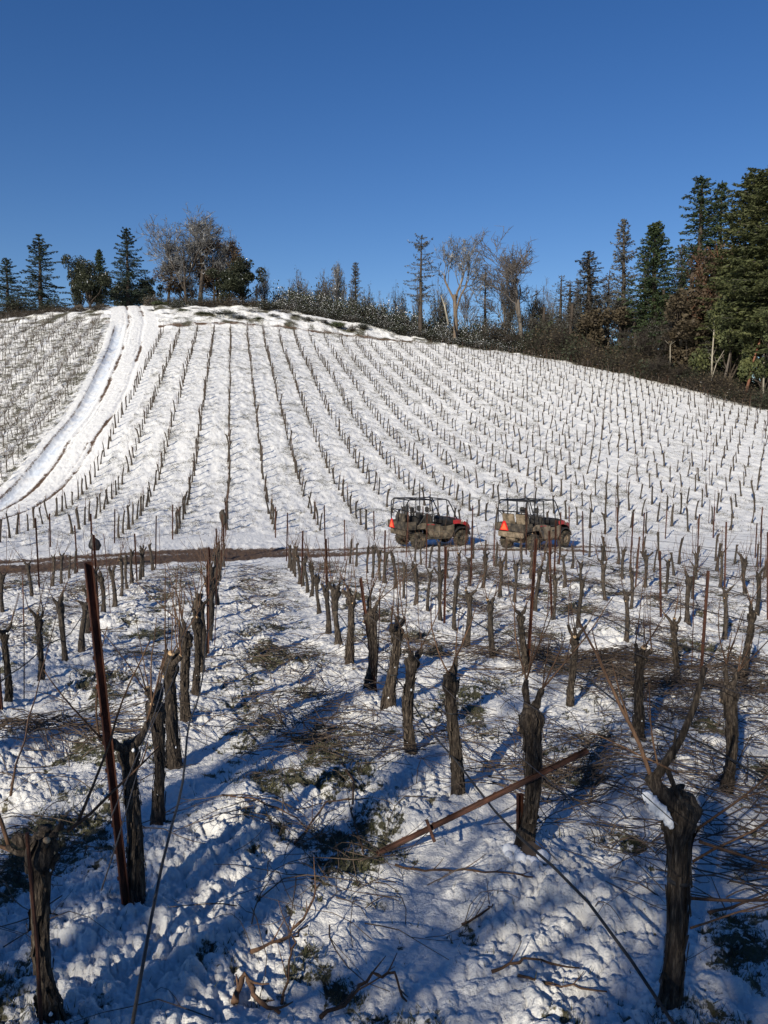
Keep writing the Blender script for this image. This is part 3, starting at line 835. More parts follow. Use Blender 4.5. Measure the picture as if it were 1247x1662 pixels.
# ------------------------------------------------------------------ stakes
def tpost_mesh(L, w_=0.036, name='metal_stake', paint=False):
    b = MB(); e = 0.004
    # folded steel channel: two flanges and a web
    b.box((-w_ / 2, -e / 2, -0.3), (w_ / 2, e / 2, L))
    b.box((-w_ / 2 - 0.001, -w_ * .62, -0.3), (-w_ / 2 + e, e * 0.4, L - 0.001))
    b.box((w_ / 2 - e, -w_ * .62, -0.3), (w_ / 2 + 0.001, e * 0.4, L - 0.001))
    z = 0.15
    while z < L - 0.1:
        b.box((-w_ / 2 - 0.008, -0.012, z), (-w_ / 2 - 0.0012, -0.004, z + 0.02)); z += 0.15
    if paint:
        b.box((-w_ / 2 - 0.003, -w_ * .62 - 0.002, L - 0.22), (w_ / 2 + 0.003, e / 2 + 0.002, L + 0.002), 1)
    return b.mesh(name, [M['rust'], M['paint_orange']])
STK = [tpost_mesh(L) for L in (1.25, 1.45, 1.65, 1.85)]
rod = MB(); rod.tube([(0, 0, -.2), (0.01, 0, .6), (0, 0.005, 1.35)], 0.007, 6); ROD = rod.mesh('metal_stake', M['rust'])
stk = MB(); stk.box((-0.011, -0.008, -0.1), (0.011, 0.008, 1.2)); STKLOW = stk
def stake(x, y, L, lean=(0, 0), label=None, rz=0.0, wide=1.0, z=None, group='metal stakes in the vineyard rows'):
    i = min(range(4), key=lambda j: abs((1.25, 1.45, 1.65, 1.85)[j] - L))
    base = (1.25, 1.45, 1.65, 1.85)[i]
    o = link('metal_stake', STK[i], None, (x, y, g1(x, y) if z is None else z), (lean[1], lean[0], rz), (wide, wide, L / base))
    return tag(o, label, 'metal stake', group)
def fgpos(k, d):
    yv = (CY - (795 + 2800 / d)) / F_PX
    Y = d * SC * (cp + yv * sp); v = V0 + SROW * k
    return (v - Y * rs) / rc, Y
ns = 0
for k in range(-9, 15):
    if k >= 1: ds = [8.85 + 0.1 * (k % 3) + 4.3 * j for j in range(-1, 5)]
    else: ds = [4.0 + (k * 1.3) % 2.0 * (k != 0) + 5.7 * j for j in range(0, 5)]
    if k == 1: ds = [8.5, 12.6, 17.5]
    if k == 0: ds = [3.95, 10.4, 14.7, 19.5]
    if k == -1: ds = [7.7, 13.2, 18.3]
    if k == 2: ds = [9.15, 12.7, 17.8]
    pts = [fgpos(k, d) for d in ds]
    pts = [p for p in pts if p[1] < fg_end(p[0]) - 1.5]
    Ye = fg_end((V0 + SROW * k - 27 * rs) / rc) - 0.05
    Ye = float(fg_end((V0 + SROW * k - Ye * rs) / rc)) - 0.05
    pts.append(((V0 + SROW * k - Ye * rs) / rc, Ye))
    pts = [p for p in pts if abs(p[0] / p[1]) < 0.55]
    for j, p in enumerate(sorted(pts, key=lambda p: -p[1])):
        rng = random.Random(k * 50 + j)
        if k == 0 and p[1] < 5.5:
            stake(P(205, 1490, 4.03)[0], P(205, 1490, 4.03)[1], 2.06, (-0.075, 0.02), 'tall rusty channel stake leaning left beside the gnarled vines, nearest to the camera', 0.5, 1.25); continue
        L = rng.choice((1.3, 1.45, 1.6, 1.7)); ln = (rng.uniform(-.05, .05), rng.uniform(-.05, .05))
        if k == 1 and abs(p[1] - 8.5 * SC) < 0.5: ln = (-0.13, 0.0)
        if k == 2 and p[1] < 11.5: L = 1.85
        stake(p[0] + rng.uniform(-.06, .06), p[1], L, ln,
              'rusty metal stake, %s from the dirt road, %s the aisle' % (ORD[j + 1], rowname(k)), rng.uniform(-.8, .8))
        if rng.random() < 0.8 and p[1] > 7:
            q = (p[0] + 0.05, p[1] + 0.45)
            o = link('training_rod', ROD, None, (q[0], q[1], g1(*q)), (rng.uniform(-.06, .06), rng.uniform(-.06, .06), 0), (1, 1, rng.uniform(.9, 1.2)))
            tag(o, 'rusty rod beside the %s stake from the road, %s the aisle' % (ORD[j + 1], rowname(k)), 'training rod', 'thin training rods')
# stakes along the lower edge of the hillside, then sparse stakes up its rows
edge = []
for k in range(-9, 19):
    v = V0 + SROW * k; Y = 29 * SC
    for _ in range(8):
        X = (v - Y * rs) / rc; Y = float(hill_start(X)) + 0.35
    if abs(X / Y) > 0.54: continue
    rng = random.Random(k + 900)
    painted = k in (-4, -5, -7)
    L = rng.uniform(1.25, 1.5)
    o = link('metal_stake', tpost_mesh(L, 0.045, paint=True) if painted else STK[1], None, (X, Y, g1(X, Y)), (rng.uniform(-.04, .04), rng.uniform(-.04, .04), rng.uniform(-.7, .7)), (1.25, 1.25, 1 if painted else L / 1.45))
    tag(o, ('orange-topped end stake' if painted else 'rusty end stake') + ' at foot of the hill, %s centre aisle' % rowname(k), 'metal stake', 'end stakes at the foot of the hill')
    edge.append((k, X, Y))
hs = []
for k in range(-4, 42):
    v = V0 + SROW * k
    for j in range(0, 14):
        u = 24.2 * SC + (j * 6 + 3 + (k * 2) % 5) * PHILL + 0.3
        X, Y = xy(u, v)
        if Y < hill_start(X) + 3 or Y > top_depth(X, Y) - 0.6 or abs(X / Y) > 0.53: continue
        hs.append((Y, X, k))
    # end stake at the top
    for _ in range(1):
        Y = 95 * SC; X = (v - Y * rs) / rc
        for _ in range(8): Y = float(top_depth(X, Y)) - 0.4; X = (v - Y * rs) / rc
        if abs(X / Y) < 0.53: hs.append((Y, X, k))
hs.sort(); cc = {}
HST = []
zz = gh([h[1] for h in hs], [h[0] for h in hs])
for i, (Y, X, k) in enumerate(hs):
    cc[k] = cc.get(k, 0) + 1
    rng = random.Random(i)
    if i < 180:
        b = link('trellis_stake', LOWSTK, None, (X, Y, float(zz[i])), (rng.uniform(-.05, .05), rng.uniform(-.05, .05), 0)) if 'LOWSTK' in globals() else None
        if b is None:
            LOWSTK = STKLOW.mesh('trellis_stake', M['rust'])
            b = link('trellis_stake', LOWSTK, None, (X, Y, float(zz[i])))
        tag(b, 'thin hillside stake, %s from the road, %s centre aisle' % (ORD[cc[k]], rowname(k)), 'trellis stake', 'thin stakes up the hillside rows')
    else: HST.append((X, Y, float(zz[i]), 0, rng.uniform(.85, 1.1), 0, rng.uniform(-.05, .05), rng.uniform(-.05, .05)))
for k in range(-26, -6):
    for j in range(0, 10):
        u = 36 * SC + (j * 6 + k % 4) * PHILL; X, Y = xy(u, V0 + SROW * k - 0.6)
        xc = float(np.interp(Y, TR_Y, TR_X))
        if (X - xc) * rc > -3.7 or Y > top_depth(X, Y) - 0.5 or abs(X / Y) > 0.53: continue
        HST.append((X, Y, g1(X, Y), 0, 1.1, 0, 0, 0))
o = link('distant_stakes', scatter('distant_stakes', [STKLOW], HST, [M['rust']]))
tag(o, 'thin stakes standing among the distant vine rows', 'stakes', kind='stuff')

# ------------------------------------------------------------------ drip hoses and wires strung along the foreground rows
def strung(name, k, z0, rad, mat, y0, y1, sag=0.05, off=0.06, seg=5, label='', cat='', group=None, seed=0, droop=None):
    rng = random.Random(seed); b = MB(); pts = []
    v = V0 + SROW * k + off; Y = y0
    n = max(4, int((y1 - y0) / 0.45)); ph = rng.uniform(0, 6)
    Ys = [y0 + (y1 - y0) * i / n for i in range(n + 1)]
    Xs = [(v - y * rs) / rc for y in Ys]
    Hs = base_h(np.array(Xs), np.array(Ys))
    for i in range(n + 1):
        z = Hs[i] + z0 - sag * (0.5 + 0.5 * math.sin(Ys[i] * 1.1 + ph)) - 0.5 * sag * math.sin(Ys[i] * 2.7 + ph)
        pts.append((Xs[i] + 0.02 * math.sin(Ys[i] * 1.7 + ph), Ys[i], z))
    b.tube(pts, rad, seg)
    o = b.build(name, mat, smooth=True)
    return tag(o, label, cat, group)
for k in range(-8, 14):
    y0 = 2.9 if k in (0, 1) else 4.0
    while abs(((V0 + SROW * k - y0 * rs) / rc) / y0) > 0.6: y0 += 0.5
    y1 = float(fg_end((V0 + SROW * k - 27 * rs) / rc)) - 0.1
    if y1 - y0 < 2: continue
    strung('drip_hose', k, 0.42, 0.0085, M['hose'], y0, y1, 0.07, 0.08, 6, 'black drip hose strung at knee height along the %s the centre aisle' % rowname(k), 'drip hose', 'drip hoses along the rows', k)
    strung('trellis_wire', k, 1.00, 0.0032, M['wire'], y0, y1, 0.02, -0.03, 4, 'lower trellis wire just above the vine heads, %s the centre aisle' % rowname(k), 'trellis wire', 'trellis wires', k + 50)
    strung('trellis_wire', k, 1.28, 0.0028, M['wire'], y0, y1, 0.03, 0.03, 4, 'upper trellis wire strung between stake tops, %s the centre aisle' % rowname(k), 'trellis wire', 'trellis wires', k + 90)

# ------------------------------------------------------------------ utility vehicles
def nm(name, stops, **k): M[name] = noisy(name, stops, **k); return M[name]
nm('mud_tan', [(0.30, (0.030, 0.026, 0.022)), (0.42, (0.12, 0.095, 0.066)), (0.60, (0.26, 0.205, 0.145)), (0.8, (0.36, 0.29, 0.21))], scale=5, rough=0.9)
nm('mud_dark', [(0.35, (0.020, 0.019, 0.018)), (0.52, (0.060, 0.050, 0.038)), (0.68, (0.16, 0.128, 0.09)), (0.85, (0.26, 0.21, 0.15))], scale=5, rough=0.8)
nm('mud_mid', [(0.30, (0.022, 0.02, 0.018)), (0.44, (0.07, 0.058, 0.042)), (0.60, (0.17, 0.135, 0.095)), (0.8, (0.27, 0.215, 0.15))], scale=4, rough=0.9)
nm('black_plastic', [(0.35, (0.012, 0.012, 0.013)), (0.7, (0.035, 0.033, 0.032))], scale=6, rough=0.5)
nm('tube_black', [(0.35, (0.010, 0.010, 0.012)), (0.7, (0.02, 0.02, 0.022))], scale=6, rough=0.35)
nm('red_paint', [(0.36, (0.14, 0.10, 0.07)), (0.50, (0.30, 0.022, 0.022)), (0.8, (0.44, 0.022, 0.03))], scale=6, rough=0.45, spec=0.5)
nm('tyre_mud', [(0.35, (0.016, 0.014, 0.012)), (0.52, (0.05, 0.042, 0.03)), (0.75, (0.17, 0.135, 0.095))], scale=7, rough=0.95, bump=0.5, bscale=20, bdist=0.02)
nm('orange_reflector', [(0.3, (0.85, 0.10, 0.035)), (0.7, (0.95, 0.16, 0.06))], scale=4, rough=0.4)
nm('red_border', [(0.3, (0.5, 0.01, 0.01)), (0.7, (0.6, 0.02, 0.02))], scale=4, rough=0.4)
nm('white_decal', [(0.3, (0.6, 0.6, 0.58)), (0.7, (0.75, 0.75, 0.72))], scale=4)
nm('lens', [(0.3, (0.5, 0.5, 0.5)), (0.7, (0.7, 0.7, 0.68))], scale=4, rough=0.15)
nm('seat_dark', [(0.3, (0.018, 0.018, 0.02)), (0.7, (0.05, 0.045, 0.04))], scale=8, rough=0.7)

def rbox(name, parent, lo, hi, mat, bev=0.02, mat4=None):
    b = MB(); b.box(lo, hi, 0, mat4); return b.build(name, mat, parent, bevel=bev)
def utv(loc, heading, label, muddy, rear_seats_up):
    """x forward, y left; origin on the ground below the rear axle"""
    t = empty('utility_vehicle', loc, heading)
    body = M['mud_tan'] if muddy else M['mud_mid']
    HW = 0.74
    # chassis with floor, sills and underbody
    b = MB()
    b.prism([(-0.35, .42), (2.25, .42), (2.42, .55), (2.35, .72), (1.75, .62), (1.62, .36), (0.42, .36), (0.32, .60), (-0.5, .72), (-0.55, .55)], -HW + .28, HW - .28)
    b.box((0.42, -HW + .03, .33), (1.52, HW - .03, .42))
    b.build('chassis', M['mud_dark'], t, bevel=0.02)
    # lower body sides (doors) with a swept profile, one per side and row
    for sgn in (-1, 1):
        y0, y1 = (HW - .05, HW) if sgn > 0 else (-HW, -HW + .05)
        d = MB(); d.prism([(0.98, .40), (1.48, .40), (1.60, .62), (1.60, .90), (1.28, .84), (0.98, .84)], y0, y1)
        dd = d.build('door', body, t, bevel=0.015)
        h = MB(); yy = y1 + .012 if sgn > 0 else y0 - .012
        h.box((1.05, min(yy, yy - sgn * .010), .70), (1.17, max(yy, yy - sgn * .010), .735)); h.build('handle', M['black_plastic'], dd)
        q = MB(); q.prism([(0.40, .62), (0.50, .42), (0.96, .40), (0.96, .90), (0.55, .98), (0.10, 1.00), (-0.10, .90), (-0.10, .76), (.25, .76)], y0 + .002, y1 - .002)
        q.build('side_panel', body, t, bevel=0.015)
        st = MB(); yo = (y1 + .004) if sgn > 0 else (y0 - .004)
        st.prism([(0.30, .915), (0.70, .905), (0.62, .945), (0.34, .955)], min(yo, yo - sgn * .006), max(yo, yo - sgn * .006))
        st.build('side_stripe', M['red_paint'], t)
        # front and rear fenders
        f = MB()
        pr = [(1.97 + .42 * math.cos(a), .36 + .42 * math.sin(a)) for a in [R(x) for x in range(10, 171, 16)]]
        pr2 = [(1.97 + .37 * math.cos(a), .36 + .37 * math.sin(a)) for a in [R(x) for x in range(170, 9, -16)]]
        f.prism(pr + pr2, min(sgn * .40, sgn * .73), max(sgn * .40, sgn * .73))
        f.build('fender', M['black_plastic'], t)
        # wheels
        for xw in (0.0, 1.97):
            wc = (xw, sgn * 0.63, 0.318)
            wh = MB(); wh.lathe([(0.0, sgn * .085), (.045, sgn * .085), (.06, sgn * .05), (.13, sgn * .045), (.155, sgn * .10), (.165, sgn * .11), (.165, -sgn * .10), (.14, -sgn * .11), (0, -sgn * .10)], 18)
            for i in range(7):
                a = i * 2 * math.pi / 7
                wh.tube([(0.05 * math.cos(a), sgn * .07, .05 * math.sin(a)), (.15 * math.cos(a), sgn * .075, .15 * math.sin(a))], .016, 5)
            wo = wh.build('wheel', body if muddy else M['mud_dark'], t, recalc=True); wo.location = wc
            ty = MB(); ty.lathe([(.165, -.11), (.24, -.135), (.285, -.12), (.303, -.08), (.306, 0), (.303, .08), (.285, .12), (.24, .135), (.165, .11)], 30)
            for i in range(20):
                a = i * 2 * math.pi / 20
                for s2 in (-1, 1):
                    mm = Matrix.Rotation(-a - s2 * .08, 4, 'Y')
                    ty.box((-.016, min(s2 * .01, s2 * .125), .292), (.016, max(s2 * .01, s2 * .125), .319), 0, mm)
            to = ty.build('tyre', M['tyre_mud'], wo, recalc=True)
    # axles, shocks
    b = MB()
    for xw in (0, 1.97):
        b.tube([(xw, -.55, .32), (xw, .55, .32)], .035, 8)
        for s_ in (-1, 1): b.tube([(xw + .05, s_ * .5, .34), (xw + .12, s_ * .36, .75)], .035, 8)
    b.box((-.22, -.25, .28), (.25, .25, .60)); b.tube([(-.45, -.18, .45), (-.45, .25, .45)], .09, 12)
    b.build('drivetrain', M['mud_dark'] if not muddy else M['mud_tan'], t)
    # hood and nose
    b = MB()
    n = 7; V = []
    prof = [(1.58, 1.12, .70), (1.80, 1.13, .72), (2.05, 1.08, .72), (2.26, .98, .68), (2.40, .86, .60)]
    for x, z, hw in prof:
        for i in range(n):
            f = i / (n - 1) * 2 - 1
            V.append((x, f * hw, z - .07 * abs(f) ** 3))
    for x, z, hw in prof:
        for i in range(n):
            f = i / (n - 1) * 2 - 1
            V.append((x, f * hw, z - .07 * abs(f) ** 3 - (.15 if abs(f) > .99 else .03)))
    m = len(prof) * n; F = []
    for r_ in range(len(prof) - 1):
        for i in range(n - 1):
            a = r_ * n + i; F.append((a, a + n, a + n + 1, a + 1)); F.append((a + m, a + m + 1, a + m + n + 1, a + m + n))
        for i in (0, n - 1):
            a = r_ * n + i; F.append((a, a + n, a + n + m, a + m) if i else (a, a + m, a + n + m, a + n))
    for i in range(n - 1):
        a = i; F.append((a, a + 1, a + 1 + m, a + m)); a = (len(prof) - 1) * n + i; F.append((a, a + m, a + m + 1, a + 1))
    b.add(V, F); hood = b.build('hood', M['red_paint'], t, smooth=False)
    for s_ in (-1, 1):      # the two small light bars seen as an emblem on the hood's flank
        for dx in (0, .07):
            e = MB(); e.box((1.93 + dx, min(s_ * .722, s_ * .732), .985 - dx * .25), (1.965 + dx, max(s_ * .722, s_ * .732), 1.055 - dx * .25)); e.build('emblem', M['white_decal'], hood)
        e = MB(); e.tube([(2.38, s_ * .45, .76), (2.44, s_ * .45, .76)], .075, 14); e.build('headlight', M['lens'], t)
    b = MB(); b.prism([(2.15, .55), (2.40, .55), (2.45, .70), (2.40, .84), (2.15, .9)], -.58, .58); b.build('front_grille', M['black_plastic'], t, bevel=.02)
    b = MB(); b.tube([(2.45, -.4, .45), (2.52, -.4, .62), (2.52, .4, .62), (2.45, .4, .45)], .022, 7); b.tube([(2.2, -.4, .40), (2.45, -.4, .45)], .022, 7); b.tube([(2.2, .4, .40), (2.45, .4, .45)], .022, 7); b.build('bumper', M['tube_black'], t)
    # dash and steering wheel
    b = MB(); b.prism([(1.45, .84), (1.60, .70), (1.72, 1.10), (1.55, 1.16), (1.42, 1.05)], -.66, .66); b.build('dashboard', M['black_plastic'], t, bevel=.02)
    b = MB(); rr = .17; c = Vector((1.30, .34, 1.12)); ax = Vector((-.8, 0, .6)); e1 = Vector((0, 1, 0)); e2 = ax.cross(e1)
    b.tube([c + e1 * rr * math.cos(a) + e2 * rr * math.sin(a) for a in [2 * math.pi * i / 16 for i in range(17)]], .014, 6); b.tube([c, c - ax * .25], .02, 6); b.tube([c - e1 * rr, c + e1 * rr], .012, 5)
    b.build('steering_wheel', M['tube_black'], t)
    # seats: front bench and rear pair
    for x0, nm_ in ((0.78, 'front_seat'), (0.12, 'rear_seat')):
        for y0, y1 in ((-.62, -.04), (.04, .62)):
            s = empty(nm_); s.parent = t
            up = rear_seats_up and x0 < .5
            if up:
                rbox('seat_back', s, (x0 - .36, y0, .86), (x0 - .28, y1, 1.42), M['mud_tan'], .03, Matrix.Translation((x0 - .3, 0, .86)) @ Matrix.Rotation(R(-14), 4, 'Y') @ Matrix.Translation((-(x0 - .3), 0, -.86)))
                rbox('seat_cushion', s, (x0 - .24, y0, .84), (x0 + .14, y1, .93), M['mud_tan'], .03)
            else:
                rbox('seat_cushion', s, (x0 - .05, y0, .70), (x0 + .42, y1, .84), M['seat_dark'], .04)
                rbox('seat_back', s, (x0 - .14, y0, .80), (x0 - .04, y1, 1.30), M['seat_dark'], .04, Matrix.Translation((x0, 0, .8)) @ Matrix.Rotation(R(-10), 4, 'Y') @ Matrix.Translation((-x0, 0, -.8)))
            hd = (y0 + y1) / 2
            if not up:
                rbox('headrest', s, (x0 - .26, hd - .12, 1.38), (x0 - .18, hd + .12, 1.60), M['seat_dark'], .03)
                b = MB(); b.tube([(x0 - .20, hd - .07, 1.25), (x0 - .22, hd - .07, 1.42)], .012, 5); b.tube([(x0 - .20, hd + .07, 1.25), (x0 - .22, hd + .07, 1.42)], .012, 5); b.build('headrest_post', M['tube_black'], s)
    # cargo bed
    b = MB()
    b.box((-.62, -.70, .74), (-.12, .70, .79)); b.box((-.62, -.70, .792), (-.12, -.65, 1.06)); b.box((-.62, .65, .792), (-.12, .70, 1.06))
    b.box((-.66, -.70, .76), (-.622, .70, 1.06))
    b.build('cargo_bed', M['mud_dark'], t, bevel=.012)
    b = MB(); b.box((-.60, -.60, .52), (-.50, .60, .735)); b.build('rear_bumper', body, t, bevel=.02)
    # emblem: orange triangle with a dark red border, on the tailgate
    tr = MB(); hh = .36; yc = .30 if not muddy else .22
    tr.add([(-.672, yc - .21, .78), (-.672, yc + .21, .78), (-.672, yc + .05, .78 + hh), (-.672, yc - .05, .78 + hh), (-.690, yc - .21, .78), (-.690, yc + .21, .78), (-.690, yc + .05, .78 + hh), (-.690, yc - .05, .78 + hh)],
           [(0, 1, 2, 3), (7, 6, 5, 4), (0, 4, 5, 1), (1, 5, 6, 2), (2, 6, 7, 3), (3, 7, 4, 0)], 0)
    tg = tr.build('warning_triangle', M['red_border'], t, recalc=True)
    t2 = MB(); t2.add([(-.693, yc - .15, .81), (-.693, yc + .15, .81), (-.693, yc, 1.08), (-.698, yc - .15, .81), (-.698, yc + .15, .81), (-.698, yc, 1.08)], [(0, 1, 2), (5, 4, 3), (0, 3, 4, 1), (1, 4, 5, 2), (2, 5, 3, 0)])
    t2.build('reflector', M['orange_reflector'], tg, recalc=True)
    # roll cage
    b = MB(); T = .024
    for s_ in (-1, 1):
        y = s_ * .66
        b.tube([(-.50, y * 1.02, .95), (-.52, y, 1.55), (-.50, y, 1.82), (-.40, y * .97, 1.92), (.40, y * .97, 1.90), (.62, y * .97, 1.88)], T, 7)
        b.tube([(.62, y * 1.03, .45), (.62, y, 1.2), (.60, y * .97, 1.88), (1.20, y * .95, 1.90), (1.36, y * .95, 1.84), (1.50, y * .98, 1.60), (1.75, y * 1.0, 1.10)], T, 7)
        b.tube([(1.27, y * .95, 1.86), (1.45, y * .9, 1.12)], T * .8, 6)
        b.tube([(.05, y, .98), (.05, y * .98, 1.9)], T * .9, 6)
        b.tube([(-.50, y, 1.50), (.05, y, 1.15)], T * .7, 6)
        b.tube([(.62, y * 1.06, .62), (.98, y * 1.1, .90), (1.50, y * 1.1, .95)], T * .5, 5)
    for x, z in ((-.42, 1.91), (.05, 1.905), (.61, 1.885), (1.26, 1.885), (-.52, 1.5)):
        b.tube([(x, -.64, z), (x, .64, z)], T, 7)
    b.tube([(.62, -.66, 1.30), (.62, .66, 1.30)], T * .8, 6)
    b.build('roll_cage', M['tube_black'], t, smooth=True)
    # door nets: straps crossing the openings
    for s_ in (-1, 1):
        b = MB()
        b.tube([(.66, s_ * .70, .98), (.90, s_ * .745, .44)], .012, 4); b.tube([(.70, s_ * .70, 1.0), (1.35, s_ * .745, .50)], .010, 4)
        b.tube([(.0, s_ * .70, .95), (.3, s_ * .72, 1.35), (.6, s_ * .67, 1.5)], .012, 4)
        b.build('side_net', M['tube_black'], t)
    if not rear_seats_up:    # gear piled in the back
        b = MB(); b.tube([(-.45, -.45, .8), (-.42, -.42, 1.35), (-.36, -.40, 1.75)], [.07, .10, .05], 8); b.tube([(-.40, .3, .8), (-.44, .3, 1.2), (-.38, .2, 1.5)], [.09, .08, .04], 8)
        b.build('gear_bag', M['seat_dark'], t, smooth=True)
        rbox('tailgate_board', t, (-.60, -.60, .80), (-.54, -.15, 1.38), M['mud_dark'], .02)
    return tag(t, label, 'utility vehicle', 'off-road utility vehicles on the dirt road')

def road_pt(px, py):
    # where the ray through this pixel meets the ground
    lo, hi_ = 15.0, 40.0
    for _ in range(40):
        d = (lo + hi_) / 2; p = P(px, py, d)
        if p[2] > float(base_h(p[0], p[1])): lo = d
        else: hi_ = d
    return P(px, py, lo)
for (a, b_, lab, mud, up) in [((679, 889.5), (746, 884.5), 'dark muddy off-road buggy with red hood and gear in the back, left of the pair', False, False),
                              ((865, 892), (918, 886), 'tan mud-caked off-road buggy with upright tan seats behind, right of the pair', True, True)]:
    A = Vector(road_pt(*a)); th = R(27 if not mud else 42)
    c, s_ = math.cos(th), math.sin(th)
    # near rear wheel sits at local (0,-0.63)
    ox = A.x - (0.63 * s_); oy = A.y + 0.63 * c
    z = max(g1(A.x, A.y), g1(ox + 1.97 * c, oy + 1.97 * s_), g1(ox, oy))
    utv((ox, oy, z - 0.01), th, lab, mud, up)

# ------------------------------------------------------------------ trees
def nprng(seed): return np.random.RandomState(seed)
def leaf_quads(P_, N_, size, rng, asp=0.6):
    """P_ centres (n,3); one small folded leaf/needle clump (quad) each, random tilt around N_"""
    n = len(P_)
    a = rng.normal(size=(n, 3)); a /= np.linalg.norm(a, axis=1)[:, None]
    d = N_ + 0.9 * a; d /= np.linalg.norm(d, axis=1)[:, None] + 1e-9
    b = np.cross(d, rng.normal(size=(n, 3))); b /= np.linalg.norm(b, axis=1)[:, None] + 1e-9
    s = (size * (0.55 + 0.9 * rng.rand(n)))[:, None]
    V = np.stack([P_ - d * s * .5, P_ + b * s * asp * .5, P_ + d * s * .6, P_ - b * s * asp * .5], 1).reshape(-1, 3)
    Q = np.arange(4 * n).reshape(n, 4)
    return V, Q
def quadmesh(name, parts, mats):
    """parts: list of (V, Q, mi) numpy"""
    VV, QQ, II = [], [], []; n = 0
    for V, Q, mi in parts:
        if len(V) == 0: continue
        VV.append(V); QQ.append(Q + n); II.append(np.full(len(Q), mi)); n += len(V)
    return np_mesh(name, np.vstack(VV), np.vstack(QQ), mats, np.concatenate(II))
def segs_to_quads(S, r0, r1, k=3):
    """S (n,2,3) straight twig segments -> k-sided tapered tubes, as quads"""
    S = np.asarray(S, float); r0 = np.asarray(r0, float)[:, None]; r1 = np.asarray(r1, float)[:, None]
    d = S[:, 1] - S[:, 0]; d /= np.linalg.norm(d, axis=1)[:, None] + 1e-9
    ref = np.where(np.abs(d[:, 2:3]) < .8, np.array([[0, 0, 1.]]), np.array([[1., 0, 0]]))
    a = np.cross(d, ref); a /= np.linalg.norm(a, axis=1)[:, None] + 1e-9
    b = np.cross(d, a)
    rings = []
    for c, r in ((S[:, 0], r0), (S[:, 1], r1)):
        for j in range(k):
            th = 2 * math.pi * j / k
            rings.append(c + (a * math.cos(th) + b * math.sin(th)) * r)
    V = np.stack(rings, 1).reshape(-1, 3); n = len(S)
    base = (np.arange(n) * 2 * k)[:, None]
    Q = np.vstack([base + np.array([[j, (j + 1) % k, k + (j + 1) % k, k + j]]) for j in range(k)])
    return V, Q

def grow(seed, H, spread=0.5, trunk_r=0.25, fork=0.35, levels=5, nside=(3, 5), up=0.25, wig_=0.22, lean=(0, 0), twig_len=0.5, taper=0.62, kids_lo=0.3, maxtw=1500, tight=1.0):
    """returns trunk segments, twig segments and tip points; forks and side branches by recursion"""
    rng = random.Random(seed)
    TS, TR, BS, BR, tips = [], [], [], [], []
    cnt_ = [seed]
    def br(p, d, L, r, lev):
        if len(BS) > maxtw: return
        n = 6 if lev == 0 else (5 if lev < 3 else 3)
        q = p; dd = d; rr = r
        for i in range(n):
            w_ = wig_ * (1 + 0.3 * lev) * (0.4 if lev == 0 else 1)
            dd = (dd + Vector((rng.uniform(-w_, w_), rng.uniform(-w_, w_), rng.uniform(-w_, w_) * .6 + (up / n if lev else 0.1)))).normalized()
            q2 = q + dd * (L / n); r2 = r * (1 - (1 - taper) * (i + 1) / n)
            (TS if lev <= 1 else BS).append((tuple(q), tuple(q2))); (TR if lev <= 1 else BR).append((rr, r2))
            t = (i + 1) / n
            if lev < levels and t > (fork if lev == 0 else kids_lo):
                for _ in range(rng.choice((1, 1, 2)) if lev < 2 else rng.choice((1, 2))):
                    if lev == 0 and rng.random() < .15: continue
                    cnt_[0] += 1; az = (cnt_[0] * 2.4 if lev == 0 else rng.uniform(0, 6.283)); th = rng.uniform(.45, 1.05) * tight
                    e1 = dd.orthogonal().normalized(); e2 = dd.cross(e1)
                    d2 = (dd * math.cos(th) + (e1 * math.cos(az) + e2 * math.sin(az)) * math.sin(th) * (0.6 + spread)).normalized()
                    br(q2, d2, L * rng.uniform(.42, .72) * (1.1 if lev == 0 else 1), r2 * rng.uniform(.55, .78), lev + 1)
            q, rr = q2, r2
        tips.append(tuple(q))
        if lev < levels:
            br(q, dd, L * .55, rr * .9, lev + 1)
    br(Vector((0, 0, -.5)), Vector((lean[0], lean[1], 1)).normalized(), H * .55, trunk_r, 0)
    return TS, TR, BS, BR, tips

def scale_to(H, arrs):
    z = max(a[..., 2].max() for a in arrs if len(a)); return H / z

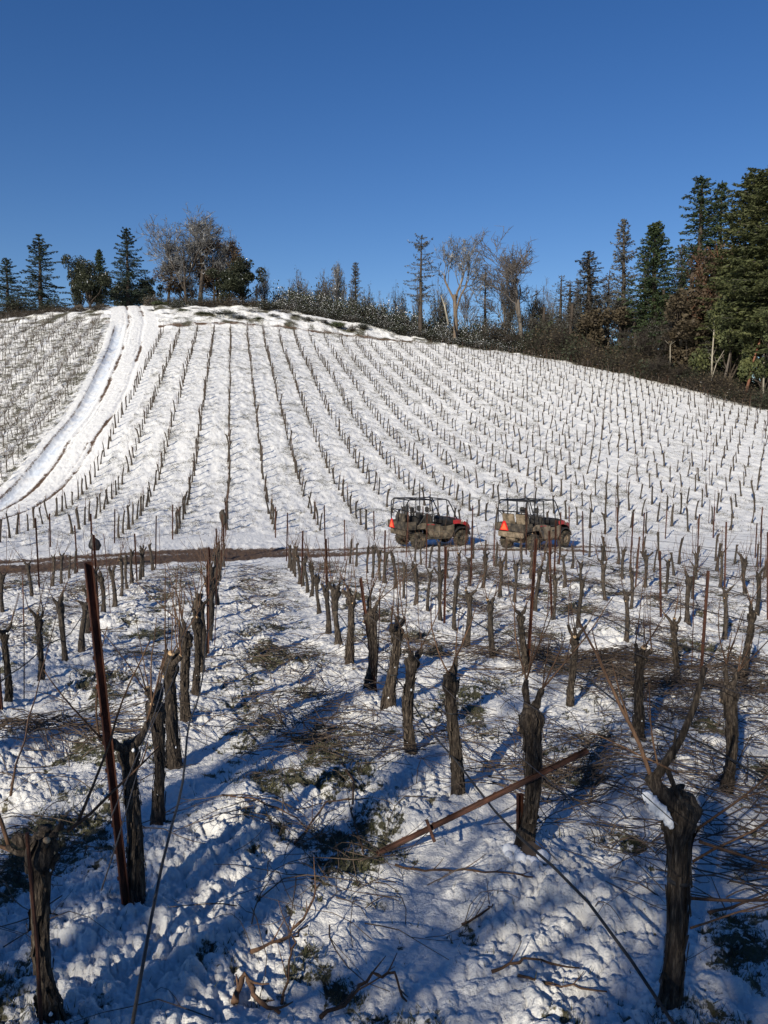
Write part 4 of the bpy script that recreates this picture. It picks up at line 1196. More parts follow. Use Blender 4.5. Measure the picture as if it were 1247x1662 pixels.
def bare_tree(seed, H=12, W_=7, tr=.22, bark='bark_grey', twig='twig_grey', leaf=None, leafn=0, leafsize=.22, minr=.012, **k):
    TS, TR, BS, BR, tips = grow(seed, H, trunk_r=tr, **k)
    TS = np.array(TS); BS = np.array(BS); TR = np.array(TR); BR = np.array(BR); tips = np.array(tips)
    sz = H / max(TS[..., 2].max(), BS[..., 2].max())
    al = np.vstack([BS.reshape(-1, 3)]); cx_ = np.percentile(np.abs(al[:, 0]), 97); cy_ = np.percentile(np.abs(al[:, 1]), 97)
    s = np.array([W_ / 2 / cx_, W_ / 2 / cy_, sz])
    TS = TS * s; BS = BS * s; tips = tips * s
    V, Q = segs_to_quads(TS, np.maximum(TR[:, 0], .03), np.maximum(TR[:, 1], .03), 8)
    tm = quadmesh('trunk', [(V, Q, 0)], M[bark])
    rng = nprng(seed)
    V2, Q2 = segs_to_quads(BS, np.maximum(BR[:, 0] * .8, minr), np.maximum(BR[:, 1] * .8, minr * .8), 3)
    parts = [(V2, Q2, 0)]
    # fine spray of twigs on the tips
    n = int(len(tips) * 2.2)
    ti = tips[rng.randint(0, len(tips), n)]; dirs = rng.normal(size=(n, 3)) * [1, 1, .7] + [0, 0, .5]
    dirs /= np.linalg.norm(dirs, axis=1)[:, None]
    L_ = (.25 + .55 * rng.rand(n))[:, None] * (H / 12) ** .5
    S = np.stack([ti, ti + dirs * L_], 1)
    V3, Q3 = segs_to_quads(S, np.full(n, minr * .7), np.full(n, minr * .35), 3)
    parts.append((V3, Q3, 0))
    mats = [M[twig]]
    if leaf:
        idx = rng.randint(0, len(tips), leafn)
        keep = _hash(np.floor(tips[idx][:, 0] / 1.3), np.floor(tips[idx][:, 2] / 1.1), seed) > .18
        PP = (tips[idx] + rng.normal(size=(leafn, 3)) * .38)[keep]
        VL, QL = leaf_quads(PP, np.tile([0, 0, .3], (len(PP), 1)), leafsize, rng, .7)
        parts.append((VL, QL, 1)); mats.append(M[leaf])
    return [('trunk', tm), ('crown', quadmesh('crown', parts, mats))]

def conifer(seed, H=14, W_=5, dens=1.0, mat='needle_green', droop=.25, bare=.12, upturn=.15, ragged=.35, bark='bark_dark', cone=1.0, nlev=None, size=.26, snow=0.0, twig='twig_grey'):
    rng = nprng(seed); size *= .68; dens *= 1.7
    n = 14; zz_ = np.linspace(-.6, H, n); wob = np.cumsum(rng.normal(size=(n, 2)) * .02 * H / 12, 0) * (zz_ > 0)[:, None]
    cl = np.c_[wob, zz_]
    S = np.stack([cl[:-1], cl[1:]], 1); r = .016 * H * (1 - np.clip(zz_, 0, H) / H) ** .8 + .02
    V, Q = segs_to_quads(S, r[:-1], r[1:], 8)
    tm = quadmesh('trunk', [(V, Q, 0)], M[bark])
    nl = nlev or int(H * 2.6)
    segs, rr0, C_, N_ = [], [], [], []
    for i in range(nl):
        t = bare + (1 - bare) * (i + rng.rand() * .6) / nl
        z = t * H
        prof = ((1 - t) ** (.75 * cone)) * (0.6 + .4 * min(1, (t - bare) / .15 + .2))
        L0 = W_ / 2 * prof * (1 + .22 * math.sin(i * 1.9 + seed))
        nb = max(3, int(4.5 + 2 * rng.rand()))
        a0 = rng.rand() * 6.28
        for j in range(nb):
            if rng.rand() < .10 * (1 + ragged): continue
            a = a0 + j * 6.28 / nb + rng.normal() * .3
            L = L0 * (1 - ragged * rng.rand()) + .15
            base = np.array([np.interp(z, zz_, cl[:, 0]), np.interp(z, zz_, cl[:, 1]), z])
            m = 5; pts = [base]
            for q in range(1, m + 1):
                s = q / m
                pts.append(base + np.array([math.cos(a) * L * s, math.sin(a) * L * s, (.25 * (t > .7) - droop * (1.2 - t)) * L * s + upturn * L * s * s + (rng.normal() * .05)]))
            for q in range(m): segs.append((pts[q], pts[q + 1])); rr0.append((.018 + .02 * L * (1 - q / m) * .5, .014))
            k = int((7 + 16 * L) * dens)
            sp_ = rng.rand(k) ** .75
            for s in sp_:
                f = s * m; q = min(int(f), m - 1); c = pts[q] + (pts[q + 1] - pts[q]) * (f - q)
                side = rng.normal() * .20 * L * (1.15 - s); 
                c = c + np.array([-math.sin(a) * side, math.cos(a) * side, rng.normal() * .06 - abs(side) * .25 - .05])
                C_.append(c); N_.append([math.cos(a) * .6 - math.sin(a) * side * 2, math.sin(a) * .6 + math.cos(a) * side * 2, -.25])
    C_ = np.array(C_); N_ = np.array(N_)
    segs = np.array(segs); rr0 = np.array(rr0)
    V1, Q1 = segs_to_quads(segs, rr0[:, 0], rr0[:, 1], 3)
    VL, QL = leaf_quads(C_, N_, size, rng, .42)
    parts = [(V1, Q1, 0), (VL, QL, 1)]; mats = [M[twig], M[mat]]
    if snow:
        m_ = rng.rand(len(C_)) < snow; cc_ = C_[m_] + [0, 0, .06]
        VS, QS = leaf_quads(cc_, np.tile([1., 0, 0], (len(cc_), 1)) * rng.normal(size=(len(cc_), 1)), size * .6, rng, .5); parts.append((VS, QS, 2)); mats.append(M['snow'])
    return [('trunk', tm), ('crown', quadmesh('crown', parts, mats))]

def broadleaf(seed, H=8, W_=7, mat='leaf_dark', n=9000, bark='bark_dark', size=.2, lo=.2, snow=.0, lobes=12, gaps=.30, tr=.18, lean=(0, 0)):
    rng = nprng(seed); r_ = random.Random(seed)
    L = []
    for i in range(lobes):
        a = r_.uniform(0, 6.28); rr = r_.uniform(0, .72) ** .7; z = r_.uniform(lo + .12, .86)
        k = math.sqrt(max(0, 1 - ((z - .5) / .62) ** 2))
        L.append((math.cos(a) * rr * W_ / 2 * k + lean[0] * z * H, math.sin(a) * rr * W_ / 2 * k, z * H, r_.uniform(.16, .30) * W_ / 1.6, r_.uniform(.10, .17) * H))
    L.append((0, 0, .85 * H, .22 * W_, .14 * H))
    P_, N_ = [], []
    per = n // len(L)
    for x, y, z, a, c in L:
        d = rng.normal(size=(per, 3)); d /= np.linalg.norm(d, axis=1)[:, None]
        rad = (rng.rand(per) ** .45)[:, None]
        p = np.array([x, y, z]) + d * rad * [a, a, c]
        P_.append(p); N_.append(d)
    P_ = np.vstack(P_); N_ = np.vstack(N_)
    g = fbm(P_[:, 0] * 1.3 + P_[:, 1] * .9, P_[:, 2] * 1.4 - P_[:, 1] * .8, seed, 3)
    keep = g > (.5 - .5 + gaps + .06); P_, N_ = P_[keep], N_[keep]
    VL, QL = leaf_quads(P_, N_ * .6 + [0, 0, .2], size, rng, .75)
    # limbs to every lobe
    segs, rr = [], []
    for x, y, z, a, c in L:
        b0 = np.array([lean[0] * .25 * H, 0, lo * H * r_.uniform(.5, 1.1)]); e = np.array([x, y, z]); m1 = b0 * .45 + e * .55 + rng.normal(size=3) * .25 - [0, 0, .06 * H]
        segs += [(b0, m1), (m1, e)]; rr += [(tr * .5, tr * .3), (tr * .3, tr * .08)]
        for q in range(14):
            d = rng.normal(size=3); d /= np.linalg.norm(d); segs.append((e, e + d * [a, a, c] * .95)); rr.append((tr * .10, .012))
    segs = np.array(segs); rr = np.array(rr)
    V1, Q1 = segs_to_quads(segs, rr[:, 0], rr[:, 1], 4)
    tk = [(0, 0, -.5), (.05 * W_ * .2, 0, lo * H * .5), (lean[0] * .25 * H, 0, lo * H), (lean[0] * .5 * H, .05, .6 * H)]
    S = np.array([(tk[i], tk[i + 1]) for i in range(3)]); V0_, Q0_ = segs_to_quads(S, [tr * 1.3, tr, tr * .8], [tr, tr * .8, tr * .3], 9)
    parts = [(V1, Q1, 0), (VL, QL, 1)]; mats = [M[bark], M[mat]]
    if snow:
        up_ = (N_[:, 2] > .25) & (rng.rand(len(P_)) < snow)
        VS, QS = leaf_quads(P_[up_] + [0, 0, .05], np.tile([.7, .3, 0], (up_.sum(), 1)), size * .8, rng, .8); parts.append((VS, QS, 2)); mats.append(M['snow'])
    return [('trunk', quadmesh('trunk', [(V0_, Q0_, 0)], M[bark])), ('crown', quadmesh('crown', parts, mats))]

def shrub(seed, H=1.6, W_=2.4, mat='leaf_dark', n=900, snow=.25, twig='twig_dark', size=.12, nst=60):
    rng = nprng(seed)
    segs, rr, tip = [], [], []
    for i in range(nst):
        a = rng.rand() * 6.28; q = rng.rand() ** .6
        b0 = np.array([math.cos(a) * q * W_ * .15, math.sin(a) * q * W_ * .15, -.15]); e = np.array([math.cos(a) * q * W_ * .5, math.sin(a) * q * W_ * .5, H * (1 - .55 * q * q) * (.6 + .4 * rng.rand())])
        m_ = (b0 + e) / 2 + rng.normal(size=3) * .12; segs += [(b0, m_), (m_, e)]; rr += [(.022, .016), (.016, .008)]; tip += [m_, e]
        for k in range(4):
            s0 = m_ + (e - m_) * rng.rand(); d = rng.normal(size=3) * .18 * H + [0, 0, .12]; segs.append((s0, s0 + d)); rr.append((.010, .005)); tip.append(s0 + d)
    V1, Q1 = segs_to_quads(np.array(segs), np.array(rr)[:, 0], np.array(rr)[:, 1], 3)
    tip = np.array(tip); P_ = tip[rng.randint(0, len(tip), n)] + rng.normal(size=(n, 3)) * .13 * H ** .5
    P_[:, 2] = np.abs(P_[:, 2])
    VL, QL = leaf_quads(P_, np.tile([0, 0, .4], (n, 1)), size, rng, .7)
    k = int(n * snow); VS, QS = leaf_quads(P_[:k] + [0, 0, .03], np.tile([1, 0, 0], (k, 1)), size * .55, rng, .6)
    return [('stems', quadmesh('stems', [(V1, Q1, 0)], M[twig])), ('foliage', quadmesh('foliage', [(VL, QL, 0), (VS, QS, 1)], [M[mat], M['snow']]))]

KIND = {}
def K(name, fn, *a, **k):
    parts = fn(*a, **k); me = parts[1][1]
    co = np.empty(len(me.vertices) * 3, np.float32); me.vertices.foreach_get('co', co); co = co.reshape(-1, 3)
    mx = np.percentile(co[:, 0], 50); my = np.percentile(co[:, 1], 50)
    rad = np.percentile(np.abs(co[:, 0] - mx), 97.5)
    KIND[name] = (parts, float(np.percentile(co[:, 2], 99.9)), float(2 * rad))
K('con_layer', conifer, 11, H=12, W_=6.5, dens=1.9, mat='needle_dark', nlev=26, droop=.16, upturn=.18, ragged=.5, bare=.1)
K('con_layer2', conifer, 12, H=12, W_=7, dens=1.7, mat='needle_dark', nlev=28, droop=.2, upturn=.12, ragged=.55, bare=.1)
K('con_dense', conifer, 13, H=16, W_=5.5, dens=1.7, mat='needle_green', nlev=60, droop=.38, ragged=.45, bare=.25, cone=.8)
K('con_tall', conifer, 14, H=20, W_=7, dens=1.6, mat='needle_green', nlev=64, droop=.35, ragged=.6, bare=.1, cone=.8)
K('con_big', conifer, 15, H=22, W_=9, dens=2.0, mat='needle_olive', nlev=70, droop=.3, ragged=.55, bare=.22, cone=.55, size=.34)
K('con_thin', conifer, 16, H=14, W_=4, dens=.8, mat='needle_grey', nlev=44, droop=.2, ragged=.5, bare=.12, cone=.9)
K('con_thin2', conifer, 17, H=14, W_=4.5, dens=.22, mat='needle_grey', nlev=36, droop=.15, ragged=.5, bare=.1, cone=.8, snow=.03)
K('con_gappy', conifer, 18, H=13, W_=4.2, dens=.8, mat='needle_grey', nlev=16, droop=.1, ragged=.6, bare=.35, cone=.35, snow=.04)
K('bare_a', bare_tree, 21, H=12, W_=8, tr=.20, maxtw=2800, bark='bark_dark', twig='twig_frost', spread=.6, fork=.3, levels=4, minr=.028)
K('bare_b', bare_tree, 22, H=12, W_=7, tr=.20, maxtw=2800, bark='bark_dark', twig='twig_frost', spread=.45, fork=.4, levels=4, minr=.028)
K('bare_c', bare_tree, 23, H=14, W_=7, tr=.22, bark='bark_grey', twig='twig_grey', spread=.3, fork=.35, levels=4, minr=.028, up=.5, tight=.8)
K('bare_tan', bare_tree, 24, H=13, W_=8, tr=.34, minr=.03, bark='bark_tan', twig='twig_frost', spread=.6, fork=.5, levels=4, kids_lo=.5)
K('bare_far', bare_tree, 25, H=9, W_=4.5, tr=.14, bark='bark_grey', twig='twig_grey', spread=.3, fork=.2, levels=4, up=.5, tight=.8, minr=.022)
K('bare_far2', bare_tree, 26, H=9, W_=5.5, tr=.14, bark='bark_dark', twig='twig_dark', spread=.5, fork=.2, levels=4, minr=.022, leaf='needle_grey', leafn=1500)
K('bare_s', bare_tree, 28, H=12, W_=8, tr=.24, maxtw=650, bark='bark_dark', twig='twig_dark', spread=.6, fork=.3, levels=4, minr=.009)
K('bare_dark', bare_tree, 27, H=9, W_=7, tr=.18, bark='bark_dark', twig='twig_dark', spread=.6, fork=.15, levels=5, minr=.02)
K('oak_dark', broadleaf, 31, H=7, W_=7, mat='leaf_dark', n=11000, snow=.05, lo=.15)
K('oak_round', broadleaf, 32, H=7, W_=6.5, mat='leaf_dark', n=11000, snow=.10, lo=.12, lobes=14)
K('oak_rust', broadleaf, 33, H=10, W_=8, mat='leaf_rust', n=9500, snow=.02, lo=.2, gaps=.36)
K('oak_brown', broadleaf, 34, H=7, W_=5, mat='leaf_brown', n=8000, lo=.1, gaps=.33)
K('oak_green', broadleaf, 35, H=8, W_=7, mat='needle_olive', n=9000, lo=.2, gaps=.33, size=.24)
K('madrone', broadleaf, 36, H=11, W_=7, mat='leaf_rust', n=6500, bark='bark_red', lo=.35, gaps=.38, lean=(.12, 0))
for i in range(4): K('shrub%d' % i, shrub, 41 + i, H=1.7, W_=2.6, mat=('leaf_dark', 'needle_grey', 'leaf_dark', 'leaf_brown')[i], snow=(.45, .6, .3, .4)[i], n=(1100, 800, 1400, 500)[i])
K('shrub_green', shrub, 51, H=1.0, W_=2.6, mat='leaf_green', n=1600, snow=.06)
K('brush', shrub, 52, H=3.0, W_=4.0, mat='leaf_dark', n=1500, snow=.0, size=.2, nst=130)
K('brush2', shrub, 53, H=3.2, W_=4.0, mat='leaf_brown', n=900, snow=.02, size=.16, nst=150)

def plant(kind, px, top, d, wpx=None, name='tree', label='', cat='tree', group=None, rz=None, base=None, sink=0.0, lean=(0, 0)):
    parts, H, Wd = KIND[kind]
    x, y, zt = P(px, top, d)
    # the crown top hits this pixel; the foot stands on the ground below it
    zb = g1(x, y) - sink
    if base is not None: zb = P(px, base, d)[2]
    h = zt - zb
    s = h / H
    sw = s if wpx is None else (wpx / F_PX * d * SC) / Wd
    rng = random.Random(int(px * 7 + top * 13))
    o = empty(name, (x, y, zb), rng.uniform(0, 6.28) if rz is None else rz, lean[1], lean[0], (sw, sw, s))
    for n_, me in parts: link(n_, me, o)
    return tag(o, label, cat, group)
T = plant
# left of the track, on the crest
T('con_layer', 12, 420, 118, 66, 'conifer_tree', 'dark conifer half cut by the left picture edge')
T('con_layer2', 62, 381, 116, 78, 'conifer_tree', 'tall dark layered conifer, second tree from the left edge', rz=.4)
T('brush', 30, 478, 112, 60, 'tall_bush', 'dense twiggy bush below the two leftmost conifers', 'bush')
T('brush', 88, 488, 113, 50, 'tall_bush', 'low twiggy bush between the layered conifer and the snow-dusted oak', 'bush')
T('oak_round', 144, 424, 110, 62, 'evergreen_oak', 'round dark evergreen oak dusted with snow, left of the track crest', rz=1.1)
T('oak_dark', 128, 416, 116, 36, 'evergreen_oak', 'narrow tall oak top showing behind the round snow-dusted oak')
T('con_dense', 161, 405, 122, 28, 'conifer_tree', 'small pointed conifer behind the round evergreen oak')
T('con_layer', 204, 370, 116, 66, 'conifer_tree', 'tall layered conifer standing right at the crest of the track', rz=2.0)
T('oak_dark', 238, 448, 120, 36, 'evergreen_oak', 'low dark oak between the crest conifer and the big bare oaks')
T('oak_round', 205, 452, 121, 50, 'evergreen_oak', 'low dark oak under the crest conifer')
# the clump of big oaks
T('bare_a', 300, 343, 107.5, 104, 'bare_oak', 'large frosted bare oak leaning left, its twigs the highest of the clump', rz=.6, lean=(-.03, 0))
T('bare_b', 322, 346, 107, 90, 'bare_oak', 'large bare oak with a dark upright trunk in the middle of the clump', rz=2.2)
T('bare_a', 345, 356, 109, 70, 'bare_oak', 'pale frosted bare oak on the right of the clump, before rusty foliage', rz=4.0)
T('bare_b', 270, 392, 110, 50, 'bare_oak', 'smaller bare oak at the left foot of the clump', rz=1)
T('oak_rust', 352, 384, 110, 84, 'rusty_oak', 'rusty dark-leaved tree behind the bare oaks', rz=2.5)
T('oak_rust', 300, 420, 112, 80, 'rusty_oak', 'low brownish tree behind the trunks of the bare oaks', rz=.5)
T('oak_dark', 394, 418, 108, 50, 'evergreen_oak', 'dark evergreen oak at the right end of the clump', rz=2)
T('oak_dark', 372, 440, 107, 50, 'evergreen_oak', 'squat dark oak between the rusty tree and the clump end', rz=4)
T('shrub_green', 258, 487, 105, 24, 'low_bush', 'small snowy bush on the bank beside the track top', 'bush')
T('shrub2', 286, 492, 104, 26, 'low_bush', 'dark round bush below the leaning bare oak', 'bush')
T('shrub_green', 362, 507, 99, 56, 'low_bush', 'spreading bright green bush on the bank under the clump', 'bush')
T('shrub_green', 330, 512, 98.5, 30, 'low_bush', 'small green bush left of the spreading green one', 'bush')
T('shrub2', 430, 484, 105, 44, 'low_bush', 'rounded dark bush on the bank right of the clump', 'bush')
T('shrub2', 443, 508, 101, 22, 'low_bush', 'little dark bush in the snow below the rounded one', 'bush')
T('shrub1', 478, 510, 103, 20, 'low_bush', 'little grey bush in the snow on the knoll', 'bush')
kn = [(250, 503, 100, 20), (270, 512, 98, 16), (300, 508, 100, 26), (318, 500, 102, 22), (388, 510, 98, 30), (408, 503, 101, 24), (420, 514, 98, 18), (462, 500, 104, 26), (500, 512, 102, 26), (525, 517, 101, 20), (548, 520, 101, 24), (572, 524, 101, 18), (590, 522, 103, 26)]
for i, (px, ty, d, wd) in enumerate(kn):
    T(('shrub2', 'shrub3', 'shrub_green', 'shrub1')[(i * 3) % 4], px, ty, d, wd, 'bank_bush', 'small scrubby bush on the snowy bank above the vines, %s from the left' % ORD[i + 1], 'bush', 'scrubby bushes on the bank')
for i in range(15):
    T(('shrub3', 'brush2')[i % 2], 2 + i * 12, 508 - i * .9 - (i * 5) % 6, 101 + (i * 7) % 5, 34, 'dry_bush', 'tawny dry bush along the left crest behind the upper vines, %s from the left' % ORD[i + 1], 'bush', 'dry bushes on the left crest', sink=.3)
for i in range(16):
    T(('shrub3', 'shrub2', 'brush2')[i % 3], 246 + i * 11.5, 474 + (i * 5) % 11, 106 + (i * 3) % 4, 32 + (i * 7) % 14, 'undergrowth_bush', 'bush in the undergrowth at the feet of the oak clump, %s from the left' % ORD[i + 1], 'bush', 'undergrowth bushes under the oak clump', sink=.2)
# far bare wood
fw = [(424, 434, 26), (441, 452, 24), (459, 447, 28), (478, 439, 28), (496, 443, 24), (514, 438, 30), (537, 432, 50), (556, 452, 28), (602, 462, 24), (618, 474, 22), (632, 470, 24), (648, 462, 26), (664, 448, 30), (590, 470, 22),
      (703, 452, 36), (718, 462, 30), (765, 440, 38), (812, 452, 34), (830, 440, 30), (868, 478, 34), (884, 470, 30), (900, 484, 30), (918, 468, 30), (935, 440, 30), (905, 452, 26)]
hz = ['grey bare tree in the far wood, %s from the left, right of the oak clump' % ORD[i + 1] for i in range(len(fw))]
for i, (px, ty, wd) in enumerate(sorted(fw)):
    T('bare_far' if i % 3 else 'bare_far2', px, ty + (i % 3) * 2, 124 + (i * 5) % 8, wd * 1.25, 'bare_tree', hz[i], group='bare trees of the far wood', sink=.5)
T('con_thin', 579, 426, 118, 30, 'conifer_tree', 'thin sparse conifer rising above the shrubs of the ridge')
T('bare_b', 546, 424, 119, 22, 'snag', 'thin dead top sticking out of a grey thicket on the ridge', 'dead tree')
T('con_gappy', 684, 382, 104, 44, 'conifer_tree', 'slim gappy conifer with a long bare lower trunk on the ridge', rz=1)
T('bare_tan', 741, 374, 104, 92, 'bare_oak', 'bare oak with a tan trunk and crooked spreading limbs', rz=.9)
T('con_thin2', 789, 430, 112, 34, 'conifer_tree', 'very thin sparse conifer right of the tan-trunked oak')
NESTTREE = T('bare_c', 852, 366, 101, 122, 'bare_tree', 'tall bare tree with a dark nest ball near its top', rz=1.3)
T('bare_c', 822, 420, 106, 60, 'bare_tree', 'shorter bare tree on the left side of the nest tree', rz=3)
T('con_thin', 955, 410, 104, 84, 'conifer_tree', 'broad grey half-bare conifer between the nest tree and the wood', rz=2)
T('con_thin2', 925, 456, 106, 60, 'conifer_tree', 'lower grey half-bare conifer left of the broad one')
T('con_thin', 1016, 357, 96, 62, 'conifer_tree', 'tall thin greyish conifer, first of the tall wood', rz=1)
T('con_dense', 1068, 361, 92, 78, 'conifer_tree', 'dense green conifer with a regular crown right of the thin one', rz=2)
T('con_tall', 1137, 290, 90, 116, 'conifer_tree', 'very tall green conifer with ragged left limbs', rz=2.6)
T('con_tall', 1176, 297, 92, 90, 'conifer_tree', 'tall green conifer close behind the ragged one', rz=.3)
T('con_big', 1224, 284, 84, 118, 'conifer_tree', 'huge dark conifer near the right picture edge', rz=.3)
T('con_big', 1262, 262, 76, 170, 'conifer_tree', 'huge olive conifer cut by the right picture edge', rz=2.0)
T('con_big', 1200, 400, 82, 110, 'conifer_tree', 'olive conifer standing low in front of the huge ones', rz=4.0)
T('madrone', 1168, 392, 84, 100, 'red_barked_tree', 'rust-coloured crown with reddish limbs among the tall conifers', rz=.4)
T('oak_green', 1190, 470, 80, 110, 'evergreen_oak', 'olive green bushy tree at the foot of the tall conifers', rz=.4)
T('oak_brown', 980, 500, 95, 66, 'brown_oak', 'dry brown-leaved round tree left of the tall thin conifer', rz=.4)
T('oak_brown', 1112, 468, 87, 84, 'brown_oak', 'dry brown bushy tree under the ragged tall conifer', rz=2.4)
T('bare_dark', 1115, 440, 88, 90, 'bare_tree', 'pale grey bare tree among the brown foliage', rz=2.4)
T('oak_brown', 1128, 520, 84, 74, 'brown_oak', 'low brown thicket tree beside pale slender trunks', rz=5)
T('oak_green', 1243, 500, 76, 90, 'evergreen_oak', 'olive bushy tree low at the right picture edge', rz=3)
for i, (px, ty, d, wd, kd) in enumerate([(897, 462, 108, 44, 'bare_far'), (912, 448, 106, 50, 'con_thin2'), (938, 440, 107, 46, 'bare_far'), (975, 452, 104, 56, 'bare_far2'), (990, 440, 103, 44, 'con_thin2'), (1040, 432, 100, 50, 'bare_far'), (1052, 410, 101, 40, 'con_thin'), (1092, 420, 96, 54, 'bare_far2'), (1105, 398, 97, 46, 'con_thin'), (872, 470, 108, 44, 'bare_far2')]):
    T(kd, px, ty, d, wd, 'wood_tree', 'grey see-through tree filling the middle of the right wood, %s in this group' % ORD[i + 1], group='grey trees filling the right wood', sink=.3)
# understorey
us = [(880, 498, 102), (905, 508, 100), (925, 495, 100), (948, 505, 99), (970, 515, 97), (998, 470, 97), (1005, 520, 95), (1030, 478, 95), (1035, 520, 93), (1060, 500, 91), (1085, 470, 90), (1085, 520, 89), (1150, 520, 84), (1175, 540, 82), (1205, 540, 81), (1230, 560, 79), (1255, 570, 78), (1140, 560, 83), (862, 500, 103), (1215, 500, 84), (1160, 480, 88)]
for i, (px, ty, d) in enumerate(sorted(us)):
    T('bare_dark' if i % 2 else 'bare_far2', px, ty, d + (i % 3), 64, 'bare_tree', 'dark tangled bare tree in the understorey, %s from the left' % ORD[i + 1], group='understorey trees of the wood', sink=.3)
br_ = [(870 + i * 21, 520 + i * 6.2 + (i * 7) % 12, 99 - i * 1.45) for i in range(19)]
for i, (px, ty, d) in enumerate(br_):
    ty += random.Random(i).uniform(-16, 10)
    T('brush' if i % 3 == 0 else 'brush2', px, ty, d, 60 + (i * 17) % 34, 'thicket_bush', 'dark thicket bush along the edge of the wood, %s from the left' % ORD[i + 1], 'bush', 'thicket bushes at the edge of the wood', sink=.2)
    T('brush', px + 9, ty - 14, d + 5, 84, 'thicket_bush', 'dark thicket bush behind the edge of the wood, %s from the left' % ORD[i + 1], 'bush', 'thicket bushes behind the edge of the wood', sink=.2)
# snow-dusted shrubs of the ridge, three staggered ranks
sh = []
for i in range(26):
    px = 452 + i * 17 + (i * 13) % 9
    edge = np.interp(px, [450, 600, 700, 860, 900], [505, 533, 557, 578, 583])
    de = np.interp(px, [450, 600, 700, 860, 900], [108, 106, 103.5, 99.5, 97])
    sh.append((px, edge - 16 - (i * 7) % 9, de, 0, i)); 
    if px < 880: sh.append((px + 8, edge - 34 - (i * 11) % 13, de + 4, 1, i)); sh.append((px - 4, edge - 47 - (i * 5) % 14, de + 8, 2, i))
for px, ty, d, rank, i in sh:
    T('shrub%d' % ((i + rank) % 3), px, ty, d, 40 + (i * 5) % 14, 'ridge_shrub', 'snow-dusted grey-green shrub, %s from the left in the %s rank of the ridge' % (ORD[i + 1], ('front', 'middle', 'rear')[rank]), 'shrub', 'snow-dusted shrubs on the ridge', sink=.1)
# single trunks that stand out in the wood
def pole_tree(pts, d, r, mat, label, name='leaning_trunk', cat='tree trunk'):
    w_ = [Vector(P(x, y, d)) for x, y in pts]
    o = Vector((w_[0].x, w_[0].y, g1(w_[0].x, w_[0].y))); b = MB()
    n = len(w_); q = [w_[0] - o - Vector((0, 0, .6))] + [v - o for v in w_[1:]]
    b.tube(q, [r * (1 - .55 * i / (n - 1)) for i in range(n)], 9)
    for i in range(5):
        rng = random.Random(i + int(pts[0][0])); k = rng.randint(1, n - 1); s = q[k]
        b.tube([s, s + Vector((rng.uniform(-1, 1), rng.uniform(-.5, .5), rng.uniform(.3, 1.4)))], [r * .25, .015], 4)
    x = b.build(name, M[mat], smooth=True); x.location = o
    tag(x, label, cat)
pole_tree([(1208, 641), (1218, 610), (1226, 575), (1237, 545), (1246, 500)], 76.5, .17, 'bark_red', 'reddish trunk leaning right at the wood edge, near the right picture edge')
pole_tree([(1170, 628), (1180, 600), (1186, 570), (1190, 540)], 79.5, .16, 'bark_grey', 'grey-brown trunk leaning right, left of the reddish one')
pole_tree([(1155, 622), (1156, 580), (1159, 540), (1160, 512)], 80.5, .12, 'bark_pale', 'pale slender upright trunk in front of the brown thicket')
pole_tree([(1239, 645), (1240, 600), (1240, 560)], 76, .12, 'bark_pale', 'pale upright trunk at the right picture edge')
pole_tree([(1087, 612), (1088, 580), (1088, 560)], 85, .09, 'bark_pale', 'short pale dead stem at the edge of the brown tree')
pole_tree([(1150, 625), (1163, 590), (1177, 566)], 79, .06, 'bark_pale', 'whitish dead branch slanting up in the dark undergrowth', 'dead_branch', 'dead branch')
pole_tree([(728, 520), (722, 497), (716, 480)], 102, .16, 'bark_pale', 'broken pale snag leaning left beside the tan-trunked oak', 'broken_snag', 'dead tree')
# nest in the tall bare tree
b = MB(); rng = random.Random(4)
for i in range(90):
    a = Vector((rng.gauss(0, 1), rng.gauss(0, 1), rng.gauss(0, .7))).normalized() * .42; c = Vector((rng.gauss(0, 1), rng.gauss(0, 1), rng.gauss(0, .7))).normalized() * .45
    b.tube([a, (a + c) * .62, c], [.02, .025, .015], 4)
o = b.build('nest', M['twig_dark'])
cr = NESTTREE.children[1].data; cv = np.empty(len(cr.vertices) * 3, np.float32); cr.vertices.foreach_get('co', cv); cv = cv.reshape(-1, 3)
mw = np.array(Matrix.LocRotScale(NESTTREE.location, NESTTREE.rotation_euler, NESTTREE.scale)); wv = cv @ mw[:3, :3].T + mw[:3, 3]
tgt = np.array(P(884, 384, 101)); tgt[1] = NESTTREE.location[1]; kk = ((wv - tgt) ** 2 * [1, .1, 1]).sum(1)
o.location = wv[kk.argmin()]; tag(o, 'dark round ball of twigs high in the tall bare tree', 'nest')
# fallen stumps on the left crest
for (px, py, d, sc_, lab) in [(128, 510, 103, 1.0, 'black fallen stump with stubby roots on the left crest'), (70, 508, 106, .6, 'small black stump further left on the crest')]:
    x, y, z = P(px, py, d); z = g1(x, y); b = MB(); rng = random.Random(int(px))
    b.tube([(-.9, 0, .15), (-.3, 0, .45), (.3, .1, .75), (.8, .1, .2)], [.16, .36, .32, .14], 9)
    for i in range(6): b.tube([(rng.uniform(-.5, .5), 0, .4), (rng.uniform(-1.3, 1.3), rng.uniform(-.4, .4), rng.uniform(.1, 1.3))], [.12, .03], 5)
    o = b.build('fallen_stump', M['twig_dark'], smooth=True); o.location = (x, y, z); o.scale = (sc_,) * 3; tag(o, lab, 'stump')

